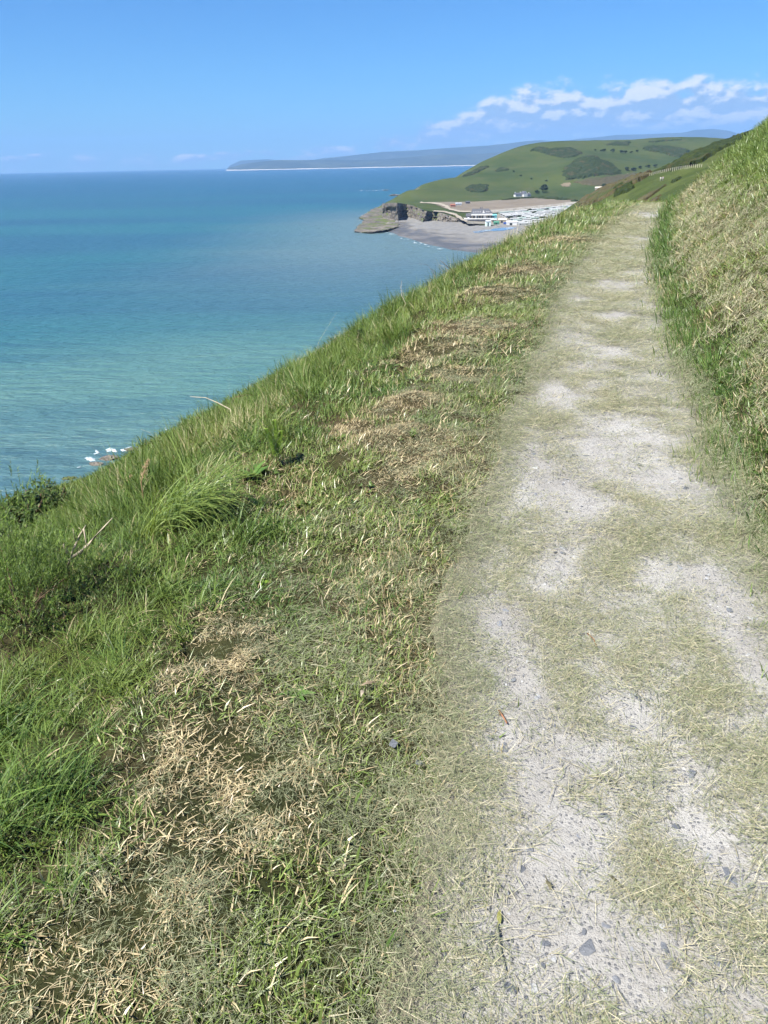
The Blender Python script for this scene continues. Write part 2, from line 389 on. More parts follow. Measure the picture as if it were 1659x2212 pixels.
def G(x, y):
    x = np.asarray(x, float); y = np.asarray(y, float); sh = x.shape
    q = np.stack([x.ravel(), y.ravel()], 1)/1000; z = np.zeros(len(q))
    for a in range(0, len(q), 20000):
        d = np.linalg.norm(q[a:a+20000, None]-CTRL[None, :, :2]/1000, axis=2)
        z[a:a+20000] = np.where(d > 0, d*d*np.log(d+1e-12), 0) @ _w[:-3]
    z += _w[-3] + q @ _w[-2:]
    z = z.reshape(sh)
    hill = sst(z, -56, -40)
    return z + hill*(fbm(x*.006, y*.006, 41, 4)-.5)*8 + (fbm(x*.03, y*.03, 44, 3)-.5)*1.2
def inside(x, y, poly):
    x = np.asarray(x); y = np.asarray(y); r = np.zeros(x.shape, bool); n = len(poly)
    for i in range(n):
        x0, y0 = poly[i][:2]; x1, y1 = poly[(i+1) % n][:2]
        if y0 == y1: continue
        c = ((y0 > y) != (y1 > y)) & (x < (x1-x0)*(y-y0)/(y1-y0)+x0); r ^= c
    return r
def masked_grid(name, X, Y, Z, keep):
    n, m = X.shape; i = np.arange(n*m).reshape(n, m)
    f = np.stack([i[:-1, :-1], i[:-1, 1:], i[1:, 1:], i[1:, :-1]], -1)[keep]
    used, inv = np.unique(f, return_inverse=True)
    v = np.stack([X.ravel(), Y.ravel(), Z.ravel()], 1)[used]
    return mesh_from(name, v, inv.reshape(-1, 4), True)
def drape(name, poly, step, off, mat, kind='structure', hf=None, label=None, parent=None):
    """a sheet laid over the ground inside an outline"""
    poly = np.array([p[:2] for p in poly]); lo, hi = poly.min(0)-step, poly.max(0)+step
    X, Y = np.meshgrid(np.arange(lo[0], hi[0]+step, step), np.arange(lo[1], hi[1]+step, step), indexing='xy')
    xm, ym = (X[:-1, :-1]+X[1:, 1:])/2, (Y[:-1, :-1]+Y[1:, 1:])/2
    j = (fbm(xm/step/3, ym/step/3, 71, 2)-.5)*step*1.5
    me = masked_grid(name, X, Y, (hf or G)(X, Y)+off, inside(xm+j, ym+j, poly))
    o = new_obj(name, me, mat, parent); o['kind'] = kind
    if label: o['label'] = label
    return o
def gz(px, py, z=-62.0):
    """where the line of sight through a picked point meets the bay's ground"""
    for _ in range(25):
        p = atz(px, py, z); z = .5*z + .5*float(G(p[0], p[1]))
    return atz(px, py, z)

def headland_material():
    m, t, b = material('headland_grass_and_rock')
    geo = t.new('ShaderNodeNewGeometry'); P = geo.outputs['Position']
    nz = t.new('ShaderNodeSeparateXYZ'); t.link(geo.outputs['Normal'], nz.inputs[0])
    n1 = t.noise(P, .006, 5, .55); n2 = t.noise(P, .03, 5, .6); n3 = t.noise(P, .12, 5, .65)
    c = t.mix(t.ramp(n1, .35, .65), (.036, .056, .016), (.060, .078, .023))
    c = t.mix(t.math('MULTIPLY', t.ramp(n2, .45, .75), .6), c, (.080, .082, .034))
    c = t.mix(t.math('MULTIPLY', t.ramp(n3, .58, .72), .6), c, (.022, .032, .011))
    rock = t.mix(t.ramp(n3, .3, .7), (.10, .085, .07), (.24, .21, .175))
    c = t.mix(t.ramp(nz.outputs[2], .90, .80), c, rock)
    t.link(c, b.inputs['Base Color']); b.inputs['Roughness'].default_value = .95; b.inputs['Specular IOR Level'].default_value = .1
    return m
def sheet_material(name, a, c2, sc=.05, c3=None, aniso=(1, 1, 1), rot=0.0, rough=.9, spec=.15):
    m, t, b = material(name)
    geo = t.new('ShaderNodeNewGeometry'); P = geo.outputs['Position']
    n = t.noise(t.mapping(P, aniso, (0, 0, rot)), sc, 6, .65)
    c = t.mix(t.ramp(n, .34, .66), a, c2)
    if c3: c = t.mix(t.ramp(t.noise(P, sc*4, 5, .7), .56, .7), c, c3)
    t.link(c, b.inputs['Base Color']); b.inputs['Roughness'].default_value = rough; b.inputs['Specular IOR Level'].default_value = spec
    return m
CLIFF = [((826, 441), (826, 471)), ((842, 440), (843, 475)), ((858, 440), (860, 478)), ((868, 441), (868, 471)), ((880, 443), (878, 470)), ((893, 446), (890, 473)),
         ((908, 452), (901, 477)), ((922, 458), (911, 482)), ((933, 459), (926, 480)), ((944, 459), (936, 480)), ((957, 462), (952, 482)), ((970, 466), (970, 483)), ((989, 473), (995, 484)), ((1004, 479), (1012, 485))]
CB = np.array([atz(b[0], b[1], -67.5) for a, b in CLIFF])
CT = np.array([aty(a[0], a[1], cb[1]+(5 if i > 1 else 9)) for i, ((a, b), cb) in enumerate(zip(CLIFF, CB))])
BACK = [gz(*p) for p in [(1030, 485), (1056, 486), (1123, 493), (1158, 501), (1185, 512)]]
def build_bay():
    land = [(p[0], p[1]) for p in CT] + [(p[0], p[1]) for p in BACK] + [(190, 640), (900, 640), (1700, 900), (1700, 2900), (240, 2900), (150, 2150), (60, 1850), (15, 1650), (10, 1450), (5, 1200)]
    X, Y = np.meshgrid(np.arange(-40, 1700, 6.0), np.concatenate([np.arange(640, 1300, 5.0), np.arange(1300, 2900, 8.0)]), indexing='xy')
    xm, ym = (X[:-1, :-1]+X[1:, 1:])/2, (Y[:-1, :-1]+Y[1:, 1:])/2
    tag(new_obj('headland', masked_grid('headland', X, Y, G(X, Y), inside(xm, ym, land)), headland_material()), 'green headland and flat valley ground behind the beach', kind='structure')
    # ---- cliff face
    n = 200; u = np.linspace(0, len(CB)-1, n)
    B = np.stack([np.interp(u, range(len(CB)), CB[:, k]) for k in range(3)], 1); T = np.stack([np.interp(u, range(len(CT)), CT[:, k]) for k in range(3)], 1)
    v = np.linspace(-.15, 1.04, 26)
    X = B[:, None, 0]*(1-v)+T[:, None, 0]*v; Y = B[:, None, 1]*(1-v)+T[:, None, 1]*v; Z = B[:, None, 2]*(1-v)+T[:, None, 2]*v
    U = np.repeat(u[:, None], len(v), 1); V = np.repeat(v[None], n, 0)
    env = np.clip(np.sin(np.clip(V, 0, 1)*math.pi), 0, 1)
    rid = np.abs(fbm(U*4.0, V*2.5, 51, 4)-.5)*2
    Y = Y + env*(rid*9-2.5) + env*(fbm(U*14, V*9, 55, 3)-.5)*4
    # the sea cave on the seaward side of the nose
    cave = np.exp(-((U-1.15)/.75)**2)*sst(V, .85, .55)
    Y = Y + cave*20; X = X + (fbm(U*9, V*6, 53, 3)-.5)*4*env
    rockm, t, b = material('cliff_rock')
    geo = t.new('ShaderNodeNewGeometry'); P = geo.outputs['Position']
    nn = t.noise(t.mapping(P, (1, 1, 2.5), (R(25), R(30), 0)), .09, 7, .7); n5 = t.noise(P, .35, 5, .7); n6 = t.noise(P, .05, 3, .5)
    c = t.mix(t.ramp(nn, .32, .68), (.062, .057, .052), (.20, .178, .15)); c = t.mix(t.math('MULTIPLY', t.ramp(n5, .5, .7), .5), c, (.05, .048, .047))
    nzz = t.new('ShaderNodeSeparateXYZ'); t.link(geo.outputs['Normal'], nzz.inputs[0])
    c = t.mix(t.math('MULTIPLY', t.ramp(n6, .45, .62), t.ramp(nzz.outputs[2], .35, .6)), c, (.09, .11, .04))
    t.link(c, b.inputs['Base Color']); b.inputs['Roughness'].default_value = .95; b.inputs['Specular IOR Level'].default_value = .15
    tag(new_obj('cliff', grid_mesh('cliff', X, Y, Z, False), rockm), 'weathered grey brown sea cliff with a dark cave', kind='structure')
    # ---- rock platform running out to sea
    pl = [atz(p[0], p[1], -69.3) for p in [(766, 501), (771, 489), (788, 478), (775, 470), (795, 459), (803, 452), (820, 448), (828, 443), (842, 440), (860, 478), (862, 492), (846, 497), (831, 501), (800, 504)]]
    def plat(x, y):
        cx = np.array([p[0] for p in pl]).mean(); 
        r = np.abs(fbm(x*.09 + y*.03, y*.022 - x*.01, 61, 5)-.5)*2
        return -70.5 + 3.6*(1-r)*fbm(x*.05, y*.05, 64, 3) + sst(x, -25, 20)*1.0 + (fbm(x*.3, y*.3, 66, 3)-.5)*1.2
    drape('rock_platform', pl, 2.2, 0.0, rockm, hf=plat, label='low wave cut rock platform below the cliff')
    # ---- beach
    bk = [atz(*p) for p in [(856, 476, -67), (868, 469, -66.5), (880, 468, -66.5), (893, 473, -66.5), (908, 480, -66.5), (935, 479, -66), (970, 482, -66), (1012, 484, -65.5), (1056, 486, -65), (1123, 493, -64.8), (1158, 501, -64.8), (1195, 520, -65)]]
    wl = [atz(*p, -70.15) for p in [(830, 502), (846, 506), (858, 510), (874, 516), (890, 521), (906, 526), (932, 533), (960, 539), (1008, 546), (1060, 550), (1110, 556), (1180, 570)]]
    bk, wl = np.array(bk), np.array(wl); n = 110; u = np.linspace(0, len(bk)-1, n)
    B = np.stack([np.interp(u, range(len(bk)), bk[:, k]) for k in range(3)], 1); W = np.stack([np.interp(u, range(len(wl)), wl[:, k]) for k in range(3)], 1)
    v = np.linspace(-.08, 1.2, 40)
    X = B[:, None, 0]*(1-v)+W[:, None, 0]*v; Y = B[:, None, 1]*(1-v)+W[:, None, 1]*v
    Z = B[:, None, 2]*(1-v**.8 if False else 1-v)+W[:, None, 2]*v
    Z = Z + (fbm(X*.02, Y*.02, 81, 4)-.5)*1.1*np.clip(v*(1.2-v), 0, 1)*2
    m, t, b = material('shingle_and_wet_sand')
    geo = t.new('ShaderNodeNewGeometry'); P = geo.outputs['Position']; sp = t.new('ShaderNodeSeparateXYZ'); t.link(P, sp.inputs[0])
    n1 = t.noise(t.mapping(P, (.012, .03, 1), (0, 0, R(25))), 1, 5, .6); n2 = t.noise(P, .15, 5, .7)
    dry = t.mix(t.ramp(n2, .3, .7), (.14, .137, .13), (.225, .218, .20)); wet = t.mix(t.ramp(n1, .4, .62), (.085, .078, .064), (.165, .145, .115))
    hgt = t.math('ADD', sp.outputs[2], t.math('MULTIPLY', t.math('SUBTRACT', n1, .5), 3.0))
    wetf = t.ramp(hgt, -67.6, -68.7)
    t.link(t.mix(wetf, dry, wet), b.inputs['Base Color']); t.link(t.ramp(wetf, 0, 1, .9, .42), b.inputs['Roughness']); b.inputs['Specular IOR Level'].default_value = .35
    tag(new_obj('beach', grid_mesh('beach', X[:, ::-1], Y[:, ::-1], Z[:, ::-1]), m), 'grey shingle beach with wet brown sand', kind='structure')
    # ---- surf along the waterline, at the platform and at the foot of our own slope
    foam, t, b = material('sea_foam'); geo = t.new('ShaderNodeNewGeometry')
    t.link(t.mix(t.ramp(t.noise(geo.outputs['Position'], .8, 5, .7), .35, .65), (.28, .37, .40), (.50, .55, .57)), b.inputs['Base Color']); b.inputs['Roughness'].default_value = .8
    def surf(pts, width, thr, step, seed, name='surf', off=0.0):
        pts = np.array(pts)[:, :2]; n = 260; u = np.linspace(0, len(pts)-1, n)
        L = np.stack([np.interp(u, range(len(pts)), pts[:, k]) for k in range(2)], 1)
        d = np.gradient(L, axis=0); d /= np.linalg.norm(d, axis=1)[:, None]; N = np.stack([d[:, 1], -d[:, 0]], 1)
        w = np.linspace(-.5, .5, 15)*width
        X = L[:, None, 0]+N[:, None, 0]*(w+off); Y = L[:, None, 1]+N[:, None, 1]*(w+off)
        q = fbm(X/step, Y/step, seed, 4) - np.abs(w)[None]/width*.25
        Z = SEA + .12 + np.clip(q-thr, 0, .2)*3
        return tag(new_obj(name, masked_grid(name, X, Y, Z, q[:-1, :-1] > thr), foam), 'white surf breaking along the shore', kind='stuff')
    surf(wl[1:8], 11, .68, 4.5, 91, off=3)
    surf(wl[2:9]+np.array([8, -22, 0]), 5, .70, 6, 92)
    surf([atz(p[0], p[1], SEA) for p in [(842, 503), (800, 505), (764, 503), (768, 488), (772, 470), (795, 457), (815, 447), (826, 440)]], 6, .62, 5, 93, off=2)
    surf([atz(p[0], p[1], SEA) for p in [(770, 412), (812, 412), (845, 410)]], 12, .60, 7, 94)
    sh = [atz(p[0], p[1], SEA) for p in [(60, 1075), (138, 1040), (200, 1000), (235, 988), (290, 970), (360, 935), (430, 905), (500, 870)]]
    surf(sh, 5, .66, 3.0, 95, off=-2); surf([sh[2]*.5+sh[3]*.5, sh[3], sh[3]*.5+sh[4]*.5], 9, .60, 1.6, 96, off=-3)
    # ---- rocks awash: at the foot of our slope and off the headland
    for (px, py), sz, lab, sd in [((236, 991), 3.4, 'dark wave washed rock beside the surf patch at the left shore', 601), ((208, 1003), 2.4, 'low dark rock left of the surf patch at the left shore', 602), ((285, 972), 2.6, 'dark rock right of the surf patch at the left shore', 603), ((150, 1034), 2.2, 'small dark rock near the leafy bush shore', 604), ((857, 423), 26, 'long dark reef off the foot of the headland cliff', 605), ((833, 411.5), 9, 'small dark rock awash beyond the headland reef', 606)]:
        p = atz(px, py, SEA); r = np.random.default_rng(sd); bm = bmesh.new()
        for i in range(60):
            d = r.normal(0, 1, 3); d /= np.linalg.norm(d); bm.verts.new((d[0]*sz*r.uniform(.6, 1), d[1]*sz*.55*r.uniform(.5, 1), d[2]*min(sz*.28, 3.2)*r.uniform(.4, 1)))
        bmesh.ops.convex_hull(bm, input=bm.verts)
        for v in [v for v in bm.verts if not v.link_faces]: bm.verts.remove(v)
        bmesh.ops.subdivide_edges(bm, edges=bm.edges, cuts=2, use_grid_fill=True)
        for v in bm.verts: v.co += Vector(r.normal(0, 1, 3))*sz*.035
        me = bpy.data.meshes.new('shore_rock'); bm.to_mesh(me); bm.free()
        o = new_obj('shore_rock', me, rockm); o.location = (p[0], p[1], SEA); o.rotation_euler = (0, 0, r.uniform(-.3, .3)); tag(o, lab, 'rock')
    # ---- field, tracks, pale cultivated strips, yard
    q = lambda *a: [gz(*p) for p in a]
    soil = sheet_material('bare_field_soil', (.15, .125, .092), (.205, .175, .135), .03, (.12, .10, .072), (1, 3, 1), R(40))
    drape('field', q((915, 438), (960, 437), (1030, 436), (1060, 434), (1120, 430), (1150, 428), (1180, 430), (1248, 436), (1235, 443), (1160, 447), (1080, 455), (1010, 459), (985, 455), (950, 447)), 4, .35, soil, label='bare pale brown field below the green hill')
    pale = sheet_material('pale_strip_film', (.27, .245, .205), (.38, .36, .315), .05, (.19, .165, .125), (1, 6, 1), R(42))
    for k in range(4):
        e = 1.9*k
        drape('pale_strip', q((1030-e*3, 456.2+e), (1120-e, 449.7+e), (1200, 441.8+e*.8), (1246, 437.2+e*.45), (1246, 438.1+e*.45), (1200, 443.0+e*.8), (1120-e, 451.0+e), (1030-e*3, 457.6+e)), 3, .7, pale, label='pale cultivated strip beside the caravan park')
    track = sheet_material('dirt_track', (.30, .26, .20), (.38, .34, .27), .1)
    drape('farm_track', q((909, 437), (935, 438.5), (955, 441), (968, 447), (975, 452), (995, 456.5), (1025, 457), (1025, 459.5), (990, 459), (968, 454), (960, 448), (945, 442.5), (909, 440)), 3, .8, track, label='pale dirt track crossing the field')
    drape('footway', q((935, 456), (960, 457), (985, 463), (1000, 473), (1012, 480), (1003, 481.5), (993, 474.5), (978, 465.5), (958, 460), (935, 458)), 2.5, .9, track, label='pale footpath along the cliff top')
    yard = sheet_material('caravan_site_gravel', (.17, .16, .13), (.25, .23, .195), .05, (.075, .095, .035))
    drape('yard', q((1000, 470), (1075, 463), (1245, 446), (1260, 470), (1185, 505), (1120, 492), (1056, 485), (1010, 484)), 4, .3, yard, label='gravel ground of the caravan park')
    strm = sheet_material('stream_water', (.10, .15, .20), (.16, .22, .27), .1, None, (1, 1, 1), 0, .15, .5)
    def bz(x, y): return np.interp(y, [690, 760, 830, 900, 960], [-68.6, -67.2, -66, -65.2, -64.6])
    pts = [(1022, 500), (1040, 497.5), (1080, 495), (1108, 494), (1112, 497), (1085, 500), (1050, 500), (1030, 503)]
    def bh(x, y):
        d = np.min((np.stack([x.ravel(), y.ravel()], 1)[:, None]-BP[None, :, :2])**2 @ np.ones(2), axis=0) if False else None
        k = np.array([np.argmin((BP[:, 0]-a)**2+(BP[:, 1]-c)**2) for a, c in zip(x.ravel(), y.ravel())]); return BP[k, 2].reshape(x.shape)
    BP = np.stack([X.ravel(), Y.ravel(), Z.ravel()], 1)
    drape('stream', [atz(p[0], p[1], -66.3) for p in pts], 3, .25, strm, hf=bh, label='shallow stream crossing the beach')
build_bay()

# ------------------------------------------------------------------ far shore and mountains
def hill_far_material():
    m, t, b = material('far_hill_moor'); geo = t.new('ShaderNodeNewGeometry'); P = geo.outputs['Position']
    n = t.noise(P, .0012, 6, .6); n2 = t.noise(P, .005, 5, .65)
    c = t.mix(t.ramp(n, .35, .65), (.028, .040, .020), (.062, .072, .036)); c = t.mix(t.ramp(n2, .5, .7), c, (.03, .04, .025))
    t.link(c, b.inputs['Base Color']); b.inputs['Roughness'].default_value = 1.0; b.inputs['Specular IOR Level'].default_value = 0
    return m
def ridge(name, prof, y0, depth, mat, label, seed, rough=.12):
    pts = np.array([aty(p[0], p[1], y0) for p in prof]); n = 160; u = np.linspace(0, len(pts)-1, n)
    c = np.stack([np.interp(u, range(len(pts)), pts[:, k]) for k in range(3)], 1)
    v = np.linspace(-1, 1, 31); sc = 1+v*depth/y0
    X = c[:, None, 0]*sc; Y = c[:, None, 1]*sc
    zr = c[:, None, 2]-SEA; prof_v = np.where(v < 0, 1-np.abs(v)**1.5, 1-np.abs(v)**2)
    Z = SEA - 1 + np.maximum(zr+1, 1)*prof_v + prof_v*(1-prof_v)*zr*rough*14*(fbm(X/depth*5, Y/depth*5, seed, 5)-.5)
    Z = np.maximum(Z, SEA-3)
    return tag(new_obj(name, grid_mesh(name, X[:, ::-1], Y[:, ::-1], Z[:, ::-1]), mat), label, kind='structure')
def build_far():
    m = hill_far_material()
    ridge('far_hills', [(492, 363), (510, 359), (522, 355), (560, 349.5), (600, 346), (650, 346), (700, 345.5), (760, 346), (830, 344.5), (900, 338), (960, 333), (1000, 334), (1060, 331), (1100, 327), (1160, 322), (1260, 318)], 16500, 1700, m, 'low blue grey hills on the far shore of the bay', 101)
    ridge('far_hills', [(600, 360), (640, 351), (700, 342), (760, 336), (830, 328), (900, 325), (950, 321), (1000, 318), (1050, 315), (1100, 310), (1130, 306), (1165, 303), (1200, 306), (1260, 312), (1340, 318)], 20000, 1900, m, 'pale blue hills rising behind the far shore', 102)
    ridge('mountains', [(1160, 316), (1200, 305), (1230, 303), (1250, 300), (1290, 297), (1330, 292), (1400, 290), (1450, 288), (1480, 286), (1500, 281), (1540, 279), (1570, 282), (1600, 290), (1660, 296), (1760, 300)], 22500, 1800, m, 'hazy blue mountains behind the green headland', 103)
    ridge('mountains', [(488, 366), (498, 357), (520, 347), (580, 344), (640, 352), (720, 362)], 23300, 1300, m, 'faint distant mountains on the sea horizon', 104)
    # the long pale beach and low dunes at the foot of the far hills
    sand = sheet_material('far_sand', (.50, .45, .36), (.62, .57, .47), .002)
    pts = np.array([aty(px, 358, 14600) for px in np.linspace(488, 1300, 60)]); X = np.stack([pts[:, 0]*s for s in (1, 1.012, 1.03, 1.06)], 1); Y = np.stack([pts[:, 1]*s for s in (1, 1.012, 1.03, 1.06)], 1)
    Z = np.stack([np.full(60, -71.5), np.full(60, -66.0)+fbm(np.arange(60)*.4, np.zeros(60), 3, 3)*9, np.full(60, -62.0)+fbm(np.arange(60)*.3, np.ones(60), 5, 3)*8, np.full(60, -71.0)], 1)
    tag(new_obj('far_beach', grid_mesh('far_beach', X, Y, Z), sand), 'pale sandy beach along the far shore', kind='structure')
build_far()

# ------------------------------------------------------------------ the air
def build_haze():
    mb = MB(); mb.box(-27000, 27000, -27000, 27000, SEA-30, 900)
    m = bpy.data.materials.new('haze'); m.use_nodes = True; t = NT(m.node_tree); t.n.clear()
    out = t.new('ShaderNodeOutputMaterial'); v = t.new('ShaderNodeVolumePrincipled')
    v.inputs['Color'].default_value = (.32, .58, 1.0, 1); v.inputs['Density'].default_value = 5.2e-5; v.inputs['Anisotropy'].default_value = .0
    t.link(v.outputs[0], out.inputs['Volume'])
    o = mb.build('haze', m); tag(o, 'pale blue sea haze', kind='stuff')
build_haze()
# ------------------------------------------------------------------ grass: prototypes and scattering
def blade_material(name, g0, g1, g2, s0, s1, trans=.32, rough=.5, spec=.3):
    m = bpy.data.materials.new(name); m.use_nodes = True; t = NT(m.node_tree); b = t.n['Principled BSDF']; out = t.n['Material Output']
    def att(nm, typ):
        a = t.new('ShaderNodeAttribute'); a.attribute_name = nm; a.attribute_type = typ; return a.outputs['Fac']
    r = att('rnd', 'GEOMETRY'); h = att('hgt', 'GEOMETRY'); dry = att('dry', 'INSTANCER'); var = att('var', 'INSTANCER')
    r2 = t.math('FRACT', t.math('MULTIPLY', r, 7.31)); r3 = t.math('FRACT', t.math('MULTIPLY', r, 23.7))
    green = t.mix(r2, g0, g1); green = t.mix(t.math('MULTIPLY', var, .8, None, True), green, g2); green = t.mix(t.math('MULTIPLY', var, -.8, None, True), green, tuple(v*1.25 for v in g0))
    straw = t.mix(r3, s0, s1)
    isd = t.math('LESS_THAN', r, dry)
    base = t.math('MULTIPLY', t.ramp(h, .45, .0), .18)          # sheaths and stem bases are paler, yellowish
    c = t.mix(base, green, s0)
    c = t.mix(isd, c, straw)
    t.link(c, b.inputs['Base Color']); b.inputs['Roughness'].default_value = rough; b.inputs['Specular IOR Level'].default_value = spec
    tr = t.new('ShaderNodeBsdfTranslucent'); t.link(t.mix(1.0, c, (1.0, 1.05, .6), 'MULTIPLY'), tr.inputs[0])
    mx = t.new('ShaderNodeMixShader'); mx.inputs[0].default_value = trans
    t.link(b.outputs[0], mx.inputs[1]); t.link(tr.outputs[0], mx.inputs[2]); t.link(mx.outputs[0], out.inputs['Surface'])
    return m
M_MOWN = blade_material('mown_blades', (.038, .092, .016), (.235, .335, .085), (.27, .325, .09), (.25, .19, .09), (.74, .62, .38), .22, .36, .5)
M_LONG = blade_material('long_blades', (.026, .066, .012), (.170, .258, .056), (.235, .268, .054), (.24, .195, .085), (.58, .51, .30), .26, .46, .3)
M_CLIP = blade_material('clipping_blades', (.090, .118, .055), (.27, .295, .160), (.28, .30, .17), (.29, .26, .148), (.56, .515, .36), .10, .55, .3)
M_LEAF = blade_material('weed_leaves', (.045, .095, .018), (.10, .185, .035), (.16, .22, .05), (.25, .18, .08), (.42, .33, .17), .3, .45, .35)

def blades(name, mat, specs, seg=2):
    """specs rows: x, y, z, heading, length, lean (rad from vertical at the base), curl (added lean at the tip), width, rnd"""
    S = np.array(specs); n = len(S); k = seg+1
    tt = np.linspace(0, 1, k)
    hd = S[:, 3]; L = S[:, 4]; dx, dy = np.cos(hd), np.sin(hd)
    out = np.zeros((n, k)); up = np.zeros((n, k))
    for i in range(1, k):
        a = S[:, 5] + S[:, 6]*(tt[i]+tt[i-1])/2
        out[:, i] = out[:, i-1] + np.sin(a)*L/seg; up[:, i] = up[:, i-1] + np.cos(a)*L/seg
    px = S[:, 0, None]+dx[:, None]*out; py = S[:, 1, None]+dy[:, None]*out; pz = S[:, 2, None]+up
    w = S[:, 7, None]*np.interp(tt, [0, .35, 1], [.75, 1, .12])[None]/2
    ph = S[:, 8]*37.0; wx, wy = -np.sin(hd+.7*np.sin(ph)), np.cos(hd+.7*np.sin(ph))
    A = np.stack([px-wx[:, None]*w, py-wy[:, None]*w, pz], -1); B = np.stack([px+wx[:, None]*w, py+wy[:, None]*w, pz+w*.5], -1)
    V = np.stack([A, B], 2).reshape(-1, 3)                       # n,k,2
    base = (np.arange(n)*k*2)[:, None]
    F = np.concatenate([base+np.array([[2*i, 2*i+1, 2*i+3, 2*i+2]]) for i in range(seg)], 1).reshape(-1, 4)
    me = mesh_from(name, V, F, True); me.materials.append(mat)
    a = me.attributes.new('rnd', 'FLOAT', 'POINT'); a.data.foreach_set('value', np.repeat(S[:, 8], k*2).astype(np.float32))
    a = me.attributes.new('hgt', 'FLOAT', 'POINT'); a.data.foreach_set('value', np.tile(np.repeat(tt, 2), n).astype(np.float32))
    return me
def U(a, b, n=None): return rng.uniform(a, b, n)
def proto_collection(name, meshes):
    c = bpy.data.collections.new(name)
    for i, me in enumerate(meshes):
        o = bpy.data.objects.new(f'{name}_{i:02d}', me); c.objects.link(o)
    return c
def disc(n, r):
    a = U(0, 2*math.pi, n); q = np.sqrt(U(0, 1, n))*r; return q*np.cos(a), q*np.sin(a)
def short_protos(n=10):
    ms = []
    for i in range(n):
        k = 25; x, y = disc(k, .055)
        L = U(.020, .062, k); lean = np.abs(rng.normal(.72, .45, k)); curl = U(0, 1.0, k)
        ms.append(blades('tuft', M_MOWN, np.stack([x, y, U(-.012, 0, k), U(0, 6.28, k), L, lean, curl, np.where(U(0, 1, k) < .15, U(.0045, .0065, k), U(.002, .004, k)), U(0, 1, k)], 1), 2))
    return proto_collection('mown_tufts', ms)
def long_protos(n=10):
    ms = []
    for i in range(n):
        k = 34; x, y = disc(k, .06); side = U(0, 6.28)
        h = np.where(U(0, 1, k) < .5, side + rng.normal(0, .7, k), U(0, 6.28, k))
        L = U(.08, .30, k)*U(.75, 1.15); lean = np.abs(rng.normal(.20, .25, k)); curl = U(.25, 1.7, k)
        ms.append(blades('long_tuft', M_LONG, np.stack([x, y, U(-.02, 0, k), h, L, lean, curl, np.where(U(0, 1, k) < .15, U(.006, .009, k), U(.0025, .0055, k)), U(0, 1, k)], 1), 4))
    return proto_collection('long_tufts', ms)
def clip_protos(n=12):
    ms = []
    for i in range(n):
        k = 52; x, y = disc(k, .095); main = U(0, 6.28)
        h = np.where(U(0, 1, k) < .35, main + rng.normal(0, .4, k), U(0, 6.28, k))
        L = U(.02, .115, k)*np.where(U(0, 1, k) < .6, .55, 1.0); lean = U(1.40, 1.62, k); curl = rng.normal(0, .35, k)
        ms.append(blades('clipping_mat', M_CLIP, np.stack([x, y, U(.001, .014, k), h, L, lean, curl, U(.0010, .0026, k), U(0, 1, k)], 1), 3))
    return proto_collection('clipping_mats', ms)
def crumb_protos(n=8):
    ms = []
    for i in range(n):
        k = 60; x, y = disc(k, .09)
        ms.append(blades('crumb_mat', M_CLIP, np.stack([x, y, U(.001, .02, k), U(0, 6.28, k), U(.012, .05, k), U(1.2, 1.62, k), rng.normal(0, .2, k), U(.0013, .0028, k), U(0, 1, k)], 1), 1))
    return proto_collection('crumb_mats', ms)
def sward_protos(n=8):
    """clumps for the slope further off: many blades on a half metre"""
    ms = []
    for i in range(n):
        k = 170; x, y = disc(k, .5)
        L = U(.10, .34, k); lean = np.abs(rng.normal(.3, .3, k)); curl = U(.2, 1.3, k)
        ms.append(blades('sward_clump', M_LONG, np.stack([x, y, U(-.08, 0, k)-.0, U(0, 6.28, k), L, lean, curl, U(.010, .022, k), U(0, 1, k)], 1), 3))
    return proto_collection('sward_clumps', ms)
def weed_protos(n=6):
    ms = []
    for i in range(n):
        k = 12; x, y = disc(k, .012)
        ms.append(blades('weed_rosette', M_LEAF, np.stack([x, y, U(-.003, .0, k), U(0, 6.28, k), U(.025, .065, k), U(.5, 1.1, k), U(.1, .7, k), U(.009, .020, k), U(0, 1, k)], 1), 3))
    return proto_collection('weed_rosettes', ms)
C_SHORT, C_LONG, C_CLIP, C_CRUMB, C_SWARD, C_WEED = short_protos(), long_protos(), clip_protos(), crumb_protos(), sward_protos(), weed_protos()

def scatter_group(coll):
    g = bpy.data.node_groups.new('scatter_'+coll.name, 'GeometryNodeTree')
    g.interface.new_socket('Geometry', in_out='INPUT', socket_type='NodeSocketGeometry'); g.interface.new_socket('Geometry', in_out='OUTPUT', socket_type='NodeSocketGeometry')
    N, L = g.nodes, g.links
    gi, go = N.new('NodeGroupInput'), N.new('NodeGroupOutput')
    ci = N.new('GeometryNodeCollectionInfo'); ci.inputs['Collection'].default_value = coll; ci.inputs['Separate Children'].default_value = True; ci.inputs['Reset Children'].default_value = True
    ip = N.new('GeometryNodeInstanceOnPoints'); ip.inputs['Pick Instance'].default_value = True
    def att(nm, dt):
        a = N.new('GeometryNodeInputNamedAttribute'); a.data_type = dt; a.inputs['Name'].default_value = nm; return a.outputs['Attribute']
    L.new(gi.outputs[0], ip.inputs['Points']); L.new(ci.outputs[0], ip.inputs['Instance'])
    L.new(att('idx', 'INT'), ip.inputs['Instance Index']); L.new(att('tilt', 'FLOAT_VECTOR'), ip.inputs['Rotation']); L.new(att('scl', 'FLOAT_VECTOR'), ip.inputs['Scale'])
    ri = N.new('GeometryNodeRotateInstances'); L.new(ip.outputs[0], ri.inputs['Instances'])
    cx = N.new('ShaderNodeCombineXYZ'); L.new(att('spin', 'FLOAT'), cx.inputs[2]); L.new(cx.outputs[0], ri.inputs['Rotation'])
    L.new(ri.outputs[0], go.inputs[0])
    return g
